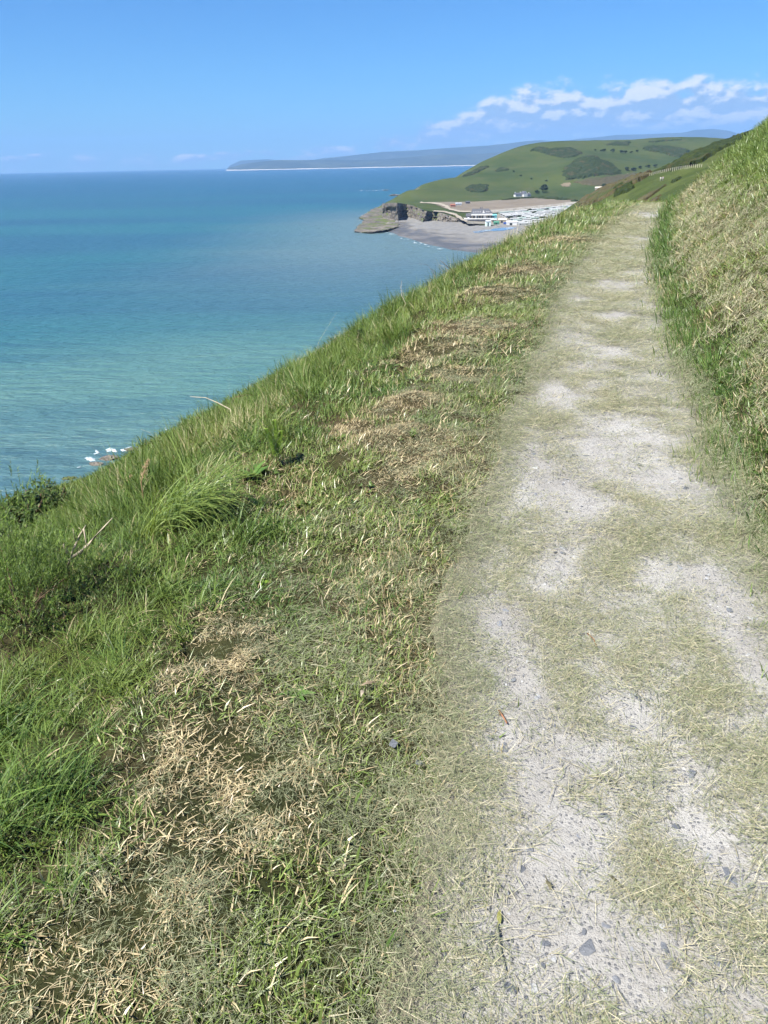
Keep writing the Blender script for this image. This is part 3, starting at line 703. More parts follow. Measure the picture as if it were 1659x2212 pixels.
def frustum(x, y, z, mx=330, my=260):
    q = (np.stack([x, y, z-EYE], 1) @ CM); d = -q[:, 2]
    px = CX_ + F_*q[:, 0]/np.maximum(d, .05); py = CY_ - F_*q[:, 1]/np.maximum(d, .05)
    pad = 1.2*F_/np.maximum(d, .3)*.35
    return (d > .05) & (px > -mx-pad) & (px < 1659+mx+pad) & (py > -my) & (py < 2212+my+pad)
def scatter(name, coll, x, y, z, scl, dry, var, label, tilt=None, follow=.5, lean=None, zscl=None):
    n = len(x)
    e = .06; hx = (H(x+e, y)-H(x-e, y))/(2*e); hy = (H(x, y+e)-H(x, y-e))/(2*e)
    hx, hy = np.clip(hx, -1.5, 1.5), np.clip(hy, -1.5, 1.5)
    tx, ty = np.arctan(hy)*follow, -np.arctan(hx)*follow
    if lean is not None: tx = tx + lean[0]; ty = ty + lean[1]
    tl = np.stack([tx, ty, np.zeros(n)], 1)
    me = bpy.data.meshes.new(name); me.vertices.add(n); me.vertices.foreach_set('co', np.stack([x, y, z], 1).astype(np.float32).ravel())
    def put(nm, typ, val, key='value'):
        a = me.attributes.new(nm, typ, 'POINT'); a.data.foreach_set(key, val.ravel())
    s3 = np.stack([scl, scl, scl*(zscl if zscl is not None else 1.0)], 1)
    put('idx', 'INT', rng.integers(0, len(coll.objects), n).astype(np.int32)); put('tilt', 'FLOAT_VECTOR', tl.astype(np.float32), 'vector'); put('scl', 'FLOAT_VECTOR', s3.astype(np.float32), 'vector')
    put('spin', 'FLOAT', U(0, 6.283, n).astype(np.float32)); put('dry', 'FLOAT', np.clip(dry, 0, 1).astype(np.float32)); put('var', 'FLOAT', np.clip(var, -1, 1).astype(np.float32))
    o = new_obj(name, me); md = o.modifiers.new('scatter', 'NODES'); md.node_group = scatter_group(coll)
    return tag(o, label, kind='stuff')

# ---- where the turf is bleached, long, or bare
DRYP = [(atz(px, py, 0.0), r) for px, py, r in [(480, 1440, .24), (350, 1480, .16), (560, 1700, .24), (440, 1620, .18), (640, 1720, .15), (350, 1880, .17), (240, 2010, .17), (430, 1960, .15), (120, 2130, .17), (200, 2070, .2), (330, 2000, .2), (540, 1770, .24), (400, 1700, .2), (470, 1800, .13),
        (880, 880, .34), (850, 960, .34), (760, 920, .22), (900, 990, .25), (940, 755, .55), (1010, 715, .6), (820, 1040, .22), (440, 1360, .2), (1080, 640, .6), (1130, 590, .8), (980, 820, .35), (1200, 520, 1.2)]]
def dryness(x, y, s):
    d = .08 + .34*sst(fbm(x*1.3, y*1.3, 201, 3), .52, .76) + .30*(fbm(x*5, y*5, 203, 3)-.5)
    for c, r in DRYP:
        q = np.hypot(x-c[0], (y-c[1]))/r*(1+1.3*(fbm(x*7, y*7, 205, 3)-.5))
        d = np.maximum(d, .95*sst(q, 1.35, .5))
    d = d + .12*sst(s, -1.1, -.7)*(s < 0)
    return d
def long_mask(x, y, s):
    sb = np.interp(y, [0, 1.6, 2.6, 5, 12, 40], [-1.42, -1.55, -1.85, -2.1, -2.15, -2.15]) + (fbm(x*1.7, y*1.7, 211, 3)-.5)*.7
    return sst(s, sb+.12, sb-.25)
BARE = []
for px, py, rx, ry in [(1330, 2090, 130, 180), (1110, 2060, 95, 150), (1120, 1480, 75, 290), (1560, 1890, 100, 90), (1500, 1670, 75, 75), (1385, 1540, 75, 60), (1630, 1450, 80, 105), (1560, 1300, 65, 85), (1425, 1237, 75, 32),
                       (1360, 950, 105, 70), (1430, 1040, 100, 75), (1280, 970, 70, 40), (1330, 620, 60, 13), (1215, 735, 70, 18), (1330, 685, 65, 12), (1310, 770, 60, 14), (1390, 520, 30, 7), (1400, 470, 35, 10), (1190, 860, 60, 40), (1150, 1010, 60, 50), (1290, 1650, 90, 60), (1250, 1100, 75, 40), (1180, 1250, 70, 60), (1290, 1380, 55, 40), (1272, 2034, 40, 30), (1310, 1985, 70, 40), (1465, 1775, 40, 35), (1080, 1345, 30, 25), (1640, 1755, 40, 20), (1420, 820, 30, 15), (1460, 1800, 60, 50), (1600, 2150, 60, 90)]:
    c = atz(px, py, 0); a = atz(px+rx, py, 0); b = atz(px, py-ry, 0); BARE.append((c[0], c[1], abs(a[0]-c[0]), abs(b[1]-c[1])))
BIGST = [(1513, 1868, .024, 0), (1583, 1888, .030, 1), (1625, 1905, .018, 2), (1272, 2034, .032, 3), (1497, 1660, .027, 4), (1300, 1750, .024, 5), (1465, 1775, .020, 6), (1536, 1836, .016, 9), (1640, 1755, .030, 7), (1080, 1345, .03, 1),
         (1310, 1985, .018, 2), (1452, 2070, .020, 4), (1348, 2010, .015, 0), (1530, 2170, .020, 5), (1500, 1995, .018, 3), (1335, 2105, .016, 6), (1200, 2065, .016, 10), (1090, 2020, .016, 11), (1190, 1830, .017, 9), (1320, 1294, .030, 10), (1480, 1440, .024, 11), (1415, 1350, .022, 2), (850, 1620, .026, 3), (905, 1655, .02, 5),
         (1400, 1500, .022, 0), (1370, 1560, .024, 1), (1450, 1690, .02, 2), (1110, 1700, .018, 6), (1130, 1870, .018, 3), (1060, 1590, .02, 0), (1250, 1800, .018, 4), (1590, 1560, .022, 5)]
BIGST = [(*atz(px, py, .03)[:2], s_, k) for px, py, s_, k in BIGST]
def cover(x, y):
    """how thickly cut grass lies on the path, 0..1"""
    c = sst(.7*fbm(x*2.4, y*1.9, 221, 4)+.3*fbm(x*15, y*15, 228, 3), .30, .48)
    wob = 1 + 1.2*(fbm(x*5, y*5, 223, 4)-.5) + 1.3*(fbm(x*17, y*17, 229, 3)-.5)
    for bx, by, rx, ry in BARE:
        q = np.hypot((x-bx)/rx, (y-by)/ry)*wob
        c = np.minimum(c, .10+.90*sst(q, .66, 1.02))
    s = s_of(x, y)/half_w(y)
    c = np.maximum(c, sst(s+.25*(fbm(x*4, y*4, 225, 3)-.5), -.78, -.98)*.8)
    c = np.clip(c*(.72+.5*fbm(x*9, y*9, 227, 3)), .0, 1)
    for bx, by, r, k in BIGST: c = c*(.15+.85*sst(np.hypot(x-bx, y-by), r*.8+.015, r*.8+.06))
    return c

def sample(y0, y1, s0, s1, dens):
    n = int((y1-y0)*(s1-s0)*dens); y = U(y0, y1, n); s = U(s0, s1, n); x = xc(y)+s/cosh_(y); return x, y, s
def grass_all():
    # -- mown turf on the verge and lower bank
    parts = []
    for y0, y1, dens, sc in [(.2, 3.0, 540, 1.1), (3.0, 5.5, 400, 1.25), (5.5, 10, 200, 1.7), (10, 20, 85, 2.4), (20, 37, 42, 3.4)]:
        x, y, s = sample(y0, y1, -2.75, 4.6, dens)
        lm = long_mask(x, y, s)
        edge = .57 + .10*(fbm(x*3, y*3, 231, 3)-.5)*2
        hw = half_w(y)/.6
        p = np.where(s < 0, (.12*sst(-s/hw, edge-.25, edge-.05)+.88*sst(-s/hw, edge-.04, edge+.30))*(1-lm*.75), (.1*sst(s/hw, edge-.2, edge)+.9*sst(s/hw, edge+.0, edge+.10))*np.interp(s, [0, 1.2, 1.7, 3.2, 4.5], [1, 1, .9, .7, .5]))
        k = (U(0, 1, len(x)) < p)
        x, y, s = x[k], y[k], s[k]; z = H(x, y); k = frustum(x, y, z); x, y, s, z = x[k], y[k], s[k], z[k]
        d = dryness(x, y, s)
        d = np.where(s > 0, np.interp(s, [.6, .86, 1.02, 1.5, 1.8, 2.3], [.02, .04, .26, .38, .10, .03]) + .95*(fbm(x*1.6+y*.5, y*.9, 235, 3)-.5)*sst(s, 2.3, 1.6), d)
        zs = np.where(s > 0, np.interp(s, [.6, .8, 1.0, 1.8, 2.4], [1.7, 1.5, .8, .8, 1.4]), np.interp(s, [-2.2, -1.5, -.8], [1.2, 1.0, .8]))*(.25+1.5*fbm(x*2.6, y*2.6, 233, 4))*np.where((d > .6) & (s < 0), .5, 1)
        vr = .75*fbm(x*.8, y*.8, 237, 2)+U(-.2, .2, len(x)) - .9*sst(fbm(x*1.9, y*1.9, 239, 3), .5, .7)*(s < 0); vr = np.where((s > .55) & (s < 1.0), -.6*sst(s, 1.0, .8)+vr*.3, vr)  # bank toe: lush dark green, with the overhang's shade put into the blade colour
        parts.append((x, y, z, sc*U(.75, 1.3, len(x))*np.where((d > .6) & (s < 0), .72, 1.0), d, vr, zs))
    a = [np.concatenate([p[i] for p in parts]) for i in range(7)]
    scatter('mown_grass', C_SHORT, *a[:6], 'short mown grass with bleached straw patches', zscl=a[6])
    # -- long uncut grass along the edge and the top of the slope
    parts = []
    for y0, y1, s0, dens, sc in [(.2, 4.5, -4.2, 230, .75), (4.5, 9, -5.5, 140, .95), (9, 18, -6.0, 62, 1.15), (18, 40, -6.5, 28, 1.6)]:
        x, y, s = sample(y0, y1, s0, -1.1, dens)
        lm = long_mask(x, y, s); k = (U(0, 1, len(x)) < lm*(.25+1.0*fbm(x*1.2, y*1.2, 241, 3))) & (np.hypot(x+1.60, y-2.76) > .42); x, y, s, lm = x[k], y[k], s[k], lm[k]
        z = H(x, y); k = frustum(x, y, z); x, y, s, z, lm = x[k], y[k], s[k], z[k], lm[k]
        hgt = np.interp(s, [-6.5, -3.2, -2.4, -1.7, -1.1], [1.0, 1.1, .85, .6, .45])*(.25+1.5*fbm(x*1.3, y*1.3, 243, 4))
        d = .06 + .30*sst(fbm(x*1.1, y*1.1, 245, 3), .5, .8) + .30*sst(y, 14, 34)
        parts.append((x, y, z, sc*U(.8, 1.25, len(x)), d, fbm(x*.5, y*.5, 247, 2)*1.2+U(-.35, .35, len(x))-.35, hgt))
    a = [np.concatenate([p[i] for p in parts]) for i in range(7)]
    scatter('long_grass', C_LONG, *a[:6], 'long uncut green grass along the edge of the slope', zscl=a[6], follow=.45)
    # -- longer grass on the bank: fringe beside the path and the upper bank
    parts = []
    for y0, y1, dens, sc in [(.6, 6, 120, .6), (6, 14, 60, .9), (14, 34, 22, 1.3)]:
        x, y, s = sample(y0, y1, .6, 10, dens)
        p = np.interp(s, [.6, .66, .8, .95, 1.5, 1.9, 6, 10], [0, 1, .95, .5, .35, .85, .9, .9])
        k = U(0, 1, len(x)) < p*(.25+1.1*fbm(x*1.3, y*1.3, 251, 3)); x, y, s = x[k], y[k], s[k]
        z = H(x, y); k = frustum(x, y, z); x, y, s, z = x[k], y[k], s[k], z[k]
        d = np.interp(s, [.6, .85, 1.0, 1.5, 1.9, 10], [.02, .05, .26, .24, .05, .06]) + .5*(fbm(x*.8, y*.8, 253, 3)-.5)
        hz = np.interp(s, [.6, .9, 1.6, 2.5], [.38, .4, .5, .75])*(.55+.9*fbm(x*1.2, y*1.2, 255, 2))
        parts.append((x, y, z, sc*U(.8, 1.25, len(x)), d, fbm(x*.4, y*.4, 257, 2)*.8+U(-.3, .2, len(x))-.1-.45*sst(s, 1.0, .75), hz))  # lower var at the toe: lush green plus painted shade of the steep foot
    a = [np.concatenate([p[i] for p in parts]) for i in range(7)]
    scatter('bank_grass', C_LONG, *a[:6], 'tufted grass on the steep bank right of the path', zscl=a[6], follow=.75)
    # -- the slope further off, down to the shore and along the hill
    parts = []
    for y0, y1, s0, s1, dens, sc in [(1, 40, -34, -5.8, 5.5, .85), (20, 70, -45, -10, 1.2, 1.5), (33, 90, -14, 30, 3.2, 1.0), (36, 60, -6, 12, 5, .9), (90, 230, -30, 60, .45, 2.4), (40, 200, -140, -40, .10, 3.2), (3, 34, 8, 40, 4.0, .8)]:
        x, y, s = sample(y0, y1, s0, s1, dens); z = H(x, y); k = frustum(x, y, z) & (z > SEA+7); x, y, s, z = x[k], y[k], s[k], z[k]
        d = .05 + .22*sst(fbm(x*.15, y*.15, 261, 3), .5, .75)*(s < 3)
        parts.append((x, y, z, sc*U(.7, 1.3, len(x)), d, fbm(x*.07, y*.07, 263, 3)+U(-.3, .3, len(x))-.05, .55+.7*fbm(x*.2, y*.2, 265, 2)))
    a = [np.concatenate([p[i] for p in parts]) for i in range(7)]
    scatter('slope_grass', C_SWARD, *a[:6], 'rough grass covering the hillside further off', zscl=a[6], follow=.6)
    # -- cut grass lying on the path, verge and bank
    parts = []
    for y0, y1, dens, sc in [(.3, 3.0, 980, .74), (3.0, 6.0, 620, .95), (6, 11, 280, 1.4), (11, 20, 120, 2.1), (20, 38, 50, 3.0)]:
        x, y, s = sample(y0, y1, -2.2, 4.2, dens)
        hw = half_w(y)/.6; on = np.abs(s)/hw < .72
        p = np.where(on, cover(x, y)*.90 + .006, np.where(s < 0, .30*sst(s, -1.9, -.8)*(.3+1.2*fbm(x*2, y*2, 271, 3)), np.interp(s, [.6, .68, .85, 1.0, 1.5, 1.9, 2.3], [.4, .06, .12, .38, .36, .06, .0])*(.2+1.2*fbm(x*1.4, y*1.4, 273, 3))))
        k = U(0, 1, len(x)) < p; x, y, s, on = x[k], y[k], s[k], on[k]
        z = np.where(on, path_z(x, y)+.004, H(x, y)+np.where(s > 0, .03, .012)); k = frustum(x, y, z); x, y, s, z, on = x[k], y[k], s[k], z[k], on[k]
        z = z + U(0, .014, len(x))*cover(x, y)*on
        d = np.where(on, .22+.42*fbm(x*1.5, y*1.5, 275, 3), np.where(s > 0, .60, .12)) + U(-.15, .15, len(x)) - .22*sst(np.abs(s), .35, .6)*on
        parts.append((x, y, z, sc*U(.75, 1.25, len(x)), d, U(0, 1, len(x)), np.where(s > .7, 1.6, 1.0)))
    a = [np.concatenate([p[i] for p in parts]) for i in range(7)]
    sa = s_of(a[0], a[1]); ver = (sa < -.66) & (U(0, 1, len(sa)) < .85); mixd = (np.abs(sa) <= .66) & (U(0, 1, len(sa)) < .55); cr = ver | mixd
    scatter('grass_clippings', C_CLIP, *[v[~cr] for v in a[:6]], 'mown grass clippings drying on the path', zscl=a[6][~cr], follow=1.0)
    scatter('grass_crumbs', C_CRUMB, *[v[cr] for v in a[:6]], 'short chopped grass lying in the turf and on the path', zscl=a[6][cr], follow=1.0)
    # -- flat broad leaved weeds in the turf
    x, y, s = sample(.3, 9, -2.6, 1.6, 45); lm = ((s < -.65) & (fbm(x*1.5, y*1.5, 281, 3) > .62)) | ((s > .66) & (s < 1.25))
    x, y, s = x[lm], y[lm], s[lm]; z = H(x, y)+.01; k = frustum(x, y, z); x, y, z = x[k], y[k], z[k]
    scatter('weeds', C_WEED, x, y, z, U(.35, .8, len(x))*np.interp(y, [0, 4, 9], [.8, 1.1, 1.5]), U(0, .2, len(x)), U(0, 1, len(x)), 'small broad leaved weeds among the turf', follow=.8)
grass_all()
# ------------------------------------------------------------------ things in the bay and on the hills
M_WHITE = plain('white_render', (.58, .58, .57), .8, .06, .3)
M_CARAVAN = plain('caravan_cream', (.41, .42, .41), .45, .06, .2)
M_CARAVAN2 = plain('caravan_pale_green', (.30, .37, .33), .45, .06, .2)
M_SLATE = plain('slate_roof', (.085, .088, .10), .7, .2, .6)
M_GREYROOF = plain('pale_grey_roof', (.36, .38, .40), .7, .15, .4)
M_GLASS = plain('dark_window', (.03, .04, .05), .15, .1, 1, spec=.6)
M_STONE = plain('beige_wall', (.30, .26, .20), .9, .15, .5)
M_DARKSTONE = plain('dark_terrace_wall', (.07, .07, .08), .9, .25, .4)
M_TEAL = plain('teal_paint', (.16, .42, .44), .6, .1, .5)
M_BLUE = plain('blue_paint', (.04, .09, .30), .5, .1, .5)
M_GREENP = plain('green_paint', (.06, .20, .13), .6, .1, .5)
M_WOOD = plain('grey_weathered_wood', (.27, .23, .18), .9, .25, 6)
M_TYRE = plain('dark_rubber', (.03, .03, .03), .8)
def hit(fn, px, py, y0, y1, n=4000):
    """first place where the line of sight meets a ground"""
    d = ray(px, py); y = np.linspace(y0, y1, n); t = y/d[1]; x = d[0]*t; z = EYE+d[2]*t; g = fn(x, y)
    k = np.argmax(z < g) if (z < g).any() else n-1
    return np.array([x[k], y[k], float(g[k])])
def gp(px, py): return hit(G, px, py, 760, 2600)
def hp(px, py, y0=60): return hit(H, px, py, y0, 600)
def shrub_material(name, a, b2, c3, sc=.3):
    m, t, b = material(name); geo = t.new('ShaderNodeNewGeometry'); P = geo.outputs['Position']
    c = t.mix(t.ramp(t.noise(P, sc, 5, .7), .35, .65), a, b2); c = t.mix(t.ramp(t.noise(P, sc*.2, 3, .6), .52, .68), c, c3)
    t.link(c, b.inputs['Base Color']); b.inputs['Roughness'].default_value = .9; b.inputs['Specular IOR Level'].default_value = .15
    return m
M_GORSE = shrub_material('gorse_foliage', (.014, .024, .008), (.036, .050, .014), (.055, .050, .022))
M_HEATH = shrub_material('heather_and_gorse', (.050, .042, .024), (.085, .075, .034), (.045, .060, .018))
M_TREE = shrub_material('tree_foliage', (.018, .030, .014), (.045, .062, .022), (.03, .045, .02), .6)
M_BARK = plain('bark', (.10, .08, .06), .95, .3, 10)
def thicket(name, label, poly, fn, step, hgt, mat, cat='thicket', group=None, seed=1, leaf=.0):
    """a mass of scrub: crowded rounded crowns standing on the ground inside an outline"""
    poly = np.array([p[:2] for p in poly]); lo, hi = poly.min(0)-step, poly.max(0)+step
    X, Y = np.meshgrid(np.arange(lo[0], hi[0]+step, step), np.arange(lo[1], hi[1]+step, step), indexing='xy')
    X = X + (vnoise(X*3.1/step, Y*2.7/step, seed+5)-.5)*step*.8; Y = Y + (vnoise(X*2.3/step, Y*3.3/step, seed+6)-.5)*step*.8
    j = (fbm(X/step/6, Y/step/6, seed, 3)-.5)*step*6
    ins = inside(X+j, Y+j, poly)
    crown = np.abs(fbm(X/step/4.5, Y/step/4.5, seed+1, 2)-.5)*2
    Z = fn(X, Y) + np.where(ins, hgt*(.45+.75*(1-crown)*fbm(X/step/9, Y/step/9, seed+2, 2)*1.6) + (vnoise(X*1.7/step, Y*1.7/step, seed+3)-.5)*hgt*.45, -.6)
    keep = ins[:-1, :-1] | ins[1:, 1:] | ins[:-1, 1:] | ins[1:, :-1]
    if not keep.any(): return None
    me = masked_grid(name, X, Y, Z, keep); me.polygons.foreach_set('use_smooth', np.zeros(len(me.polygons), bool))
    return tag(new_obj(name, me, mat), label, cat, group)
def leaf_cloud(name, n, rad, size, mat, squash=.8, seed=0, lobes=7):
    """crown made of many leaf clumps filling several uneven lobes"""
    r = np.random.default_rng(seed); V = []; Fc = []
    cs = r.normal(0, .45, (lobes, 3))*rad; cs[:, 2] = np.abs(cs[:, 2])*.6; lr = r.uniform(.35, .65, lobes)*rad
    for i in range(n):
        k = r.integers(lobes); d = r.normal(0, 1, 3); d /= np.linalg.norm(d)
        p = cs[k] + d*lr[k]*r.uniform(.55, 1.05); p[2] *= squash
        a = r.normal(0, 1, 3); a /= np.linalg.norm(a); b = np.cross(a, d+r.normal(0, .4, 3)); b /= np.linalg.norm(b)+1e-9
        s = size*r.uniform(.6, 1.4); q = len(V)
        V += [p-a*s-b*s*.5, p+a*s*.2-b*s*.7, p+a*s+b*s*.3, p-a*s*.1+b*s*.8]; Fc.append((q, q+1, q+2, q+3))
    me = mesh_from(name, V, Fc); me.materials.append(mat); return me
CROWNS = [leaf_cloud('crown', 420, 3.2, .62, M_TREE, .85, 300+i, 8) for i in range(4)]
def trunk_mesh(h=2.6):
    mb = MB(); mb.tube([(0, 0, -.5), (.05, 0, h*.5), (0, .1, h)], [.28, .2, .12], 7)
    for a in range(4):
        c, s_ = math.cos(a*1.7), math.sin(a*1.7); mb.tube([(0, .05, h*.75), (c*.7, s_*.7, h*1.15), (c*1.3, s_*1.3, h*1.6)], [.11, .08, .04], 5)
    return mb.mesh('trunk')
TRUNK = trunk_mesh()
def tree(p, size, label, group=None, i=0, flat=1.0):
    t = empty('tree', tuple(p), U(0, 6), label, 'tree', group); t.scale = (size, size, size*flat)
    new_obj('trunk', TRUNK, M_BARK, t); c = new_obj('crown', CROWNS[i % 4], None, t); c.location = (0, 0, 2.9)
    return t
def build_bay_things():
    el = lambda cx, cy, rx, ry, n=18: [gp(cx+rx*math.cos(a), cy+ry*math.sin(a)) for a in np.linspace(0, 2*math.pi, n, endpoint=False)]
    P = lambda *a: [gp(*p) for p in a]
    thicket('gorse_thicket', 'long dark gorse thicket near the left shoulder of the green headland', P((1147, 325), (1160, 320), (1190, 321), (1235, 322), (1258, 332), (1245, 338), (1225, 342), (1195, 338), (1165, 332)), G, 4.5, 3.2, M_GORSE, group='gorse thickets on the headland', seed=11)
    thicket('gorse_thicket', 'dome shaped gorse covered knoll in the middle of the headland', P((1213, 380), (1222, 362), (1238, 350), (1258, 341), (1275, 337), (1290, 341), (1310, 352), (1325, 364), (1342, 374), (1320, 378), (1290, 380), (1262, 385), (1235, 386)), G, 5, 3.4, M_GORSE, group='gorse thickets on the headland', seed=12)
    thicket('gorse_thicket', 'dark gorse thicket high on the right part of the headland', P((1386, 322), (1400, 316), (1430, 315), (1460, 320), (1492, 325), (1482, 334), (1466, 341), (1450, 333), (1420, 328)), G, 5, 3.2, M_GORSE, group='gorse thickets on the headland', seed=13)
    thicket('gorse_thicket', 'small round gorse thicket above the bare field', el(1031, 408, 23, 8.5), G, 3.5, 3.0, M_GORSE, group='gorse thickets on the headland', seed=14)
    thicket('gorse_thicket', 'thin gorse patch near the crest of the headland', P((1312, 313), (1330, 307), (1360, 307), (1362, 314), (1340, 316)), G, 5, 2.5, M_GORSE, group='gorse thickets on the headland', seed=15)
    thicket('gorse_thicket', 'strip of scrub along the seaward skyline of the headland', P((1000, 383), (1014, 374), (1036, 362), (1060, 357), (1046, 366), (1025, 377)), G, 4, 3.0, M_GORSE, group='gorse thickets on the headland', seed=16)
    thicket('gorse_thicket', 'small scrub patch between the seaward skyline and the round thicket', el(1083, 367, 14, 4), G, 4, 2.0, M_GORSE, group='gorse thickets on the headland', seed=17)
    thicket('scrub', 'brown and green scrub below the gorse covered knoll', P((1238, 392), (1262, 388), (1300, 385), (1340, 379), (1372, 372), (1378, 390), (1350, 403), (1310, 404), (1280, 398)), G, 5, 2.0, M_HEATH, seed=18)
    thicket('hedge', 'dark hedge between the bare field and the green hill', P((1085, 433.5), (1120, 429.3), (1150, 427), (1180, 428.7), (1215, 431.3), (1250, 435), (1250, 436.4), (1215, 433), (1180, 430.3), (1150, 428.6), (1120, 431)), G, 3.0, 2.4, M_GORSE, 'hedge', seed=19)
    thicket('hedge', 'short dark hedge line on the upper right of the headland', P((1400, 306), (1430, 304), (1470, 302), (1470, 303.5), (1430, 306), (1400, 308)), G, 4, 2.2, M_GORSE, 'hedge', seed=20)
    bare = sheet_material('bare_patch_soil', (.15, .12, .078), (.19, .155, .10), .05)
    for c in [(1222, 400, 10, 4), (1365, 378, 14, 4)]: drape('bare_ground', el(*c), 5, .4, bare, label='bare worn patch on the green hill')
    # trees
    tree(gp(1172, 416), 2.6, 'big dark tree beside the white farmhouse', i=0, flat=1.0)
    tree(gp(1158, 419), 1.3, 'lower dark tree between the farmhouse and the big tree', i=1)
    ORD = ['first', 'second', 'third', 'fourth', 'fifth', 'sixth', 'seventh']
    for i, (px, py, s_) in enumerate([(1285, 326, .8), (1304, 328, 1.5), (1323, 329, 1.6), (1341, 331, 1.5), (1350, 331, 1.3), (1363, 331, 1.0), (1375, 329, 1.1)]):
        tree(gp(px, py), s_, ORD[i]+' tree from the left in the line crossing the upper headland', 'trees in a line on the headland', i, .8)
    for i, (px, py, s_) in enumerate([(1353, 368, 1.5), (1366, 369, 1.6), (1381, 364, 1.2), (1401, 362, 1.3), (1414, 362, 1.4)]):
        tree(gp(px, py), s_, ORD[i]+' from the left of the dark bushy trees beyond the heathery spur', 'trees beyond the spur', i+2, .75)
    tree(gp(1306, 406), 1.8, 'dark tree behind the small pale barn', i=3, flat=.8)
    for i, (px, py) in enumerate([(1110, 372), (1125, 381), (1148, 388), (1181, 392)]):
        tree(gp(px, py), .7, ORD[i]+' from the top of the tiny hawthorns down the open headland slope', 'hawthorns on the open slope', i, .8)
    # farmhouse
    p = gp(1126, 425); f = empty('farmhouse', tuple(p), R(22), 'white farmhouse with slate roofs and a bright gable', 'house')
    MB().box(-15, -1, -3.5, 3.5, -1, 4.2).build('wall', M_WHITE, f); r = MB().gable(-15.4, -.6, -4, 4, 4.22, 7.2).build('roof', M_SLATE, f); MB().box(-14.6, -13.6, -.6, .6, 6.0, 8.6).build('chimney', M_WHITE, r); MB().box(-3.2, -2.2, -.6, .6, 6.0, 8.8).build('chimney', M_WHITE, r)
    wg = MB(); wg.add([(0, -9, -1), (8, -9, -1), (8, 4, -1), (0, 4, -1), (0, -9, 5), (8, -9, 5), (8, 4, 5), (0, 4, 5), (4, -9, 9.6), (4, 4, 9.6)], [(0, 1, 5, 8, 4), (2, 3, 7, 9, 6), (1, 2, 6, 5), (3, 0, 4, 7), (0, 3, 2, 1)])
    wg.build('gable_wall', M_WHITE, f)
    rf = MB(); rf.add([(-.5, -9.2, 4.6), (4, -9.2, 9.8), (4, 4.2, 9.8), (-.5, 4.2, 4.6), (8.5, -9.2, 4.6), (8.5, 4.2, 4.6)], [(0, 1, 2, 3), (1, 4, 5, 2)]); rf.build('gable_roof', M_SLATE, f)
    MB().box(8.02, 19, -3, 3, -1, 3.2).build('wing_wall', M_GREYROOF, f); r = MB().gable(8.03, 19.4, -3.5, 3.5, 3.22, 6).build('wing_roof', M_SLATE, f)
    for cx in (10.5, 15.5): MB().box(cx, cx+1, -.5, .5, 4.6, 7.2).build('chimney', M_WHITE, r)
    for cx in (-12, -8, -4.5): MB().box(cx, cx+1.2, -3.56, -3.45, 1, 2.6).build('window', M_GLASS, f)
    MB().box(3.3, 4.7, -9.08, -8.9, 5.2, 6.8).build('window', M_GLASS, f)
    # barn
    p = gp(1293, 410); f = empty('barn', tuple(p), R(-8), 'small pale barn with a low roof below the scrub', 'barn')
    MB().box(-7, 7, -4, 4, -1, 3).build('wall', M_STONE, f); MB().gable(-7.4, 7.4, -4.6, 4.6, 3.02, 5.6).build('roof', plain('pale_barn_roof', (.55, .50, .42), .8), f); MB().box(-1.2, 1.2, -4.08, -3.9, -.8, 2.2).build('door', M_DARKSTONE, f)
    # seaside lodge with a terrace
    p = gp(1036, 478); L = empty('seaside_lodge', tuple(p), R(-6), 'large white and slate roofed lodge above a dark terrace wall at the beach', 'lodge')
    L.scale = (.80, .80, .80)
    MB().box(-23, 21, -9, 8, -3, 3.2).build('terrace_wall', M_DARKSTONE, L); MB().box(-23.4, 21.4, -9.4, 8, 3.22, 4.2).build('terrace_rail', M_WHITE, L)
    MB().box(-12, 18, -2, 10, 3.0, 8.4).build('wall', M_STONE, L); MB().box(-13, 19, -4.2, -2.02, 8.42, 10.6).build('balcony', M_WHITE, L); MB().box(-12, 18, -1.9, 10, 8.45, 11.4).build('upper_wall', M_WHITE, L)
    rf = MB(); rf.add([(-13.5, -3, 11.42), (19, -3, 11.42), (19, 11, 11.42), (-13.5, 11, 11.42), (-11.5, 4, 17.5), (13, 4, 17.5)], [(0, 3, 2, 1), (0, 1, 5, 4), (2, 3, 4, 5), (1, 2, 5), (3, 0, 4)]); r = rf.build('roof', M_SLATE, L)
    for cx in (0, 2.6): MB().box(cx, cx+1.1, 3.6, 4.8, 15.5, 19.6).build('chimney', M_SLATE, r)
    for cx in (-10.5, -7, -3.5, 0, 9.5, 12.5): MB().gable(cx, cx+1.5, -2.6, 1, 11.6, 13.4).build('dormer', M_WHITE, r)
    dm = MB(); dm.add([(3.5, -3.4, 11.5), (7.5, -3.4, 11.5), (5.5, -3.4, 15.2), (3.5, 2, 11.5), (7.5, 2, 11.5), (5.5, 2, 15.2)], [(0, 1, 2), (0, 2, 5, 3), (1, 4, 5, 2)]); dm.build('gable_dormer', M_WHITE, r)
    for cx in np.arange(-10, 17, 4.4): MB().box(cx, cx+2.6, -2.1, -1.95, 4.6, 7.6).build('window', M_GLASS, L)
    for cx in (-6, 6, 8.5): MB().box(cx, cx+.7, -4.1, -3.4, 4.22, 8.4).build('post', M_WHITE, L)
    MB().box(-20, -12.02, 0, 9, 3.0, 7).build('side_wing', M_DARKSTONE, L); MB().gable(-21, -12.03, -.8, 9.6, 7.02, 11).build('side_roof', M_SLATE, L); MB().box(-18.5, -15.5, -.15, -.02, 4.6, 6.2).build('window', M_WHITE, L)
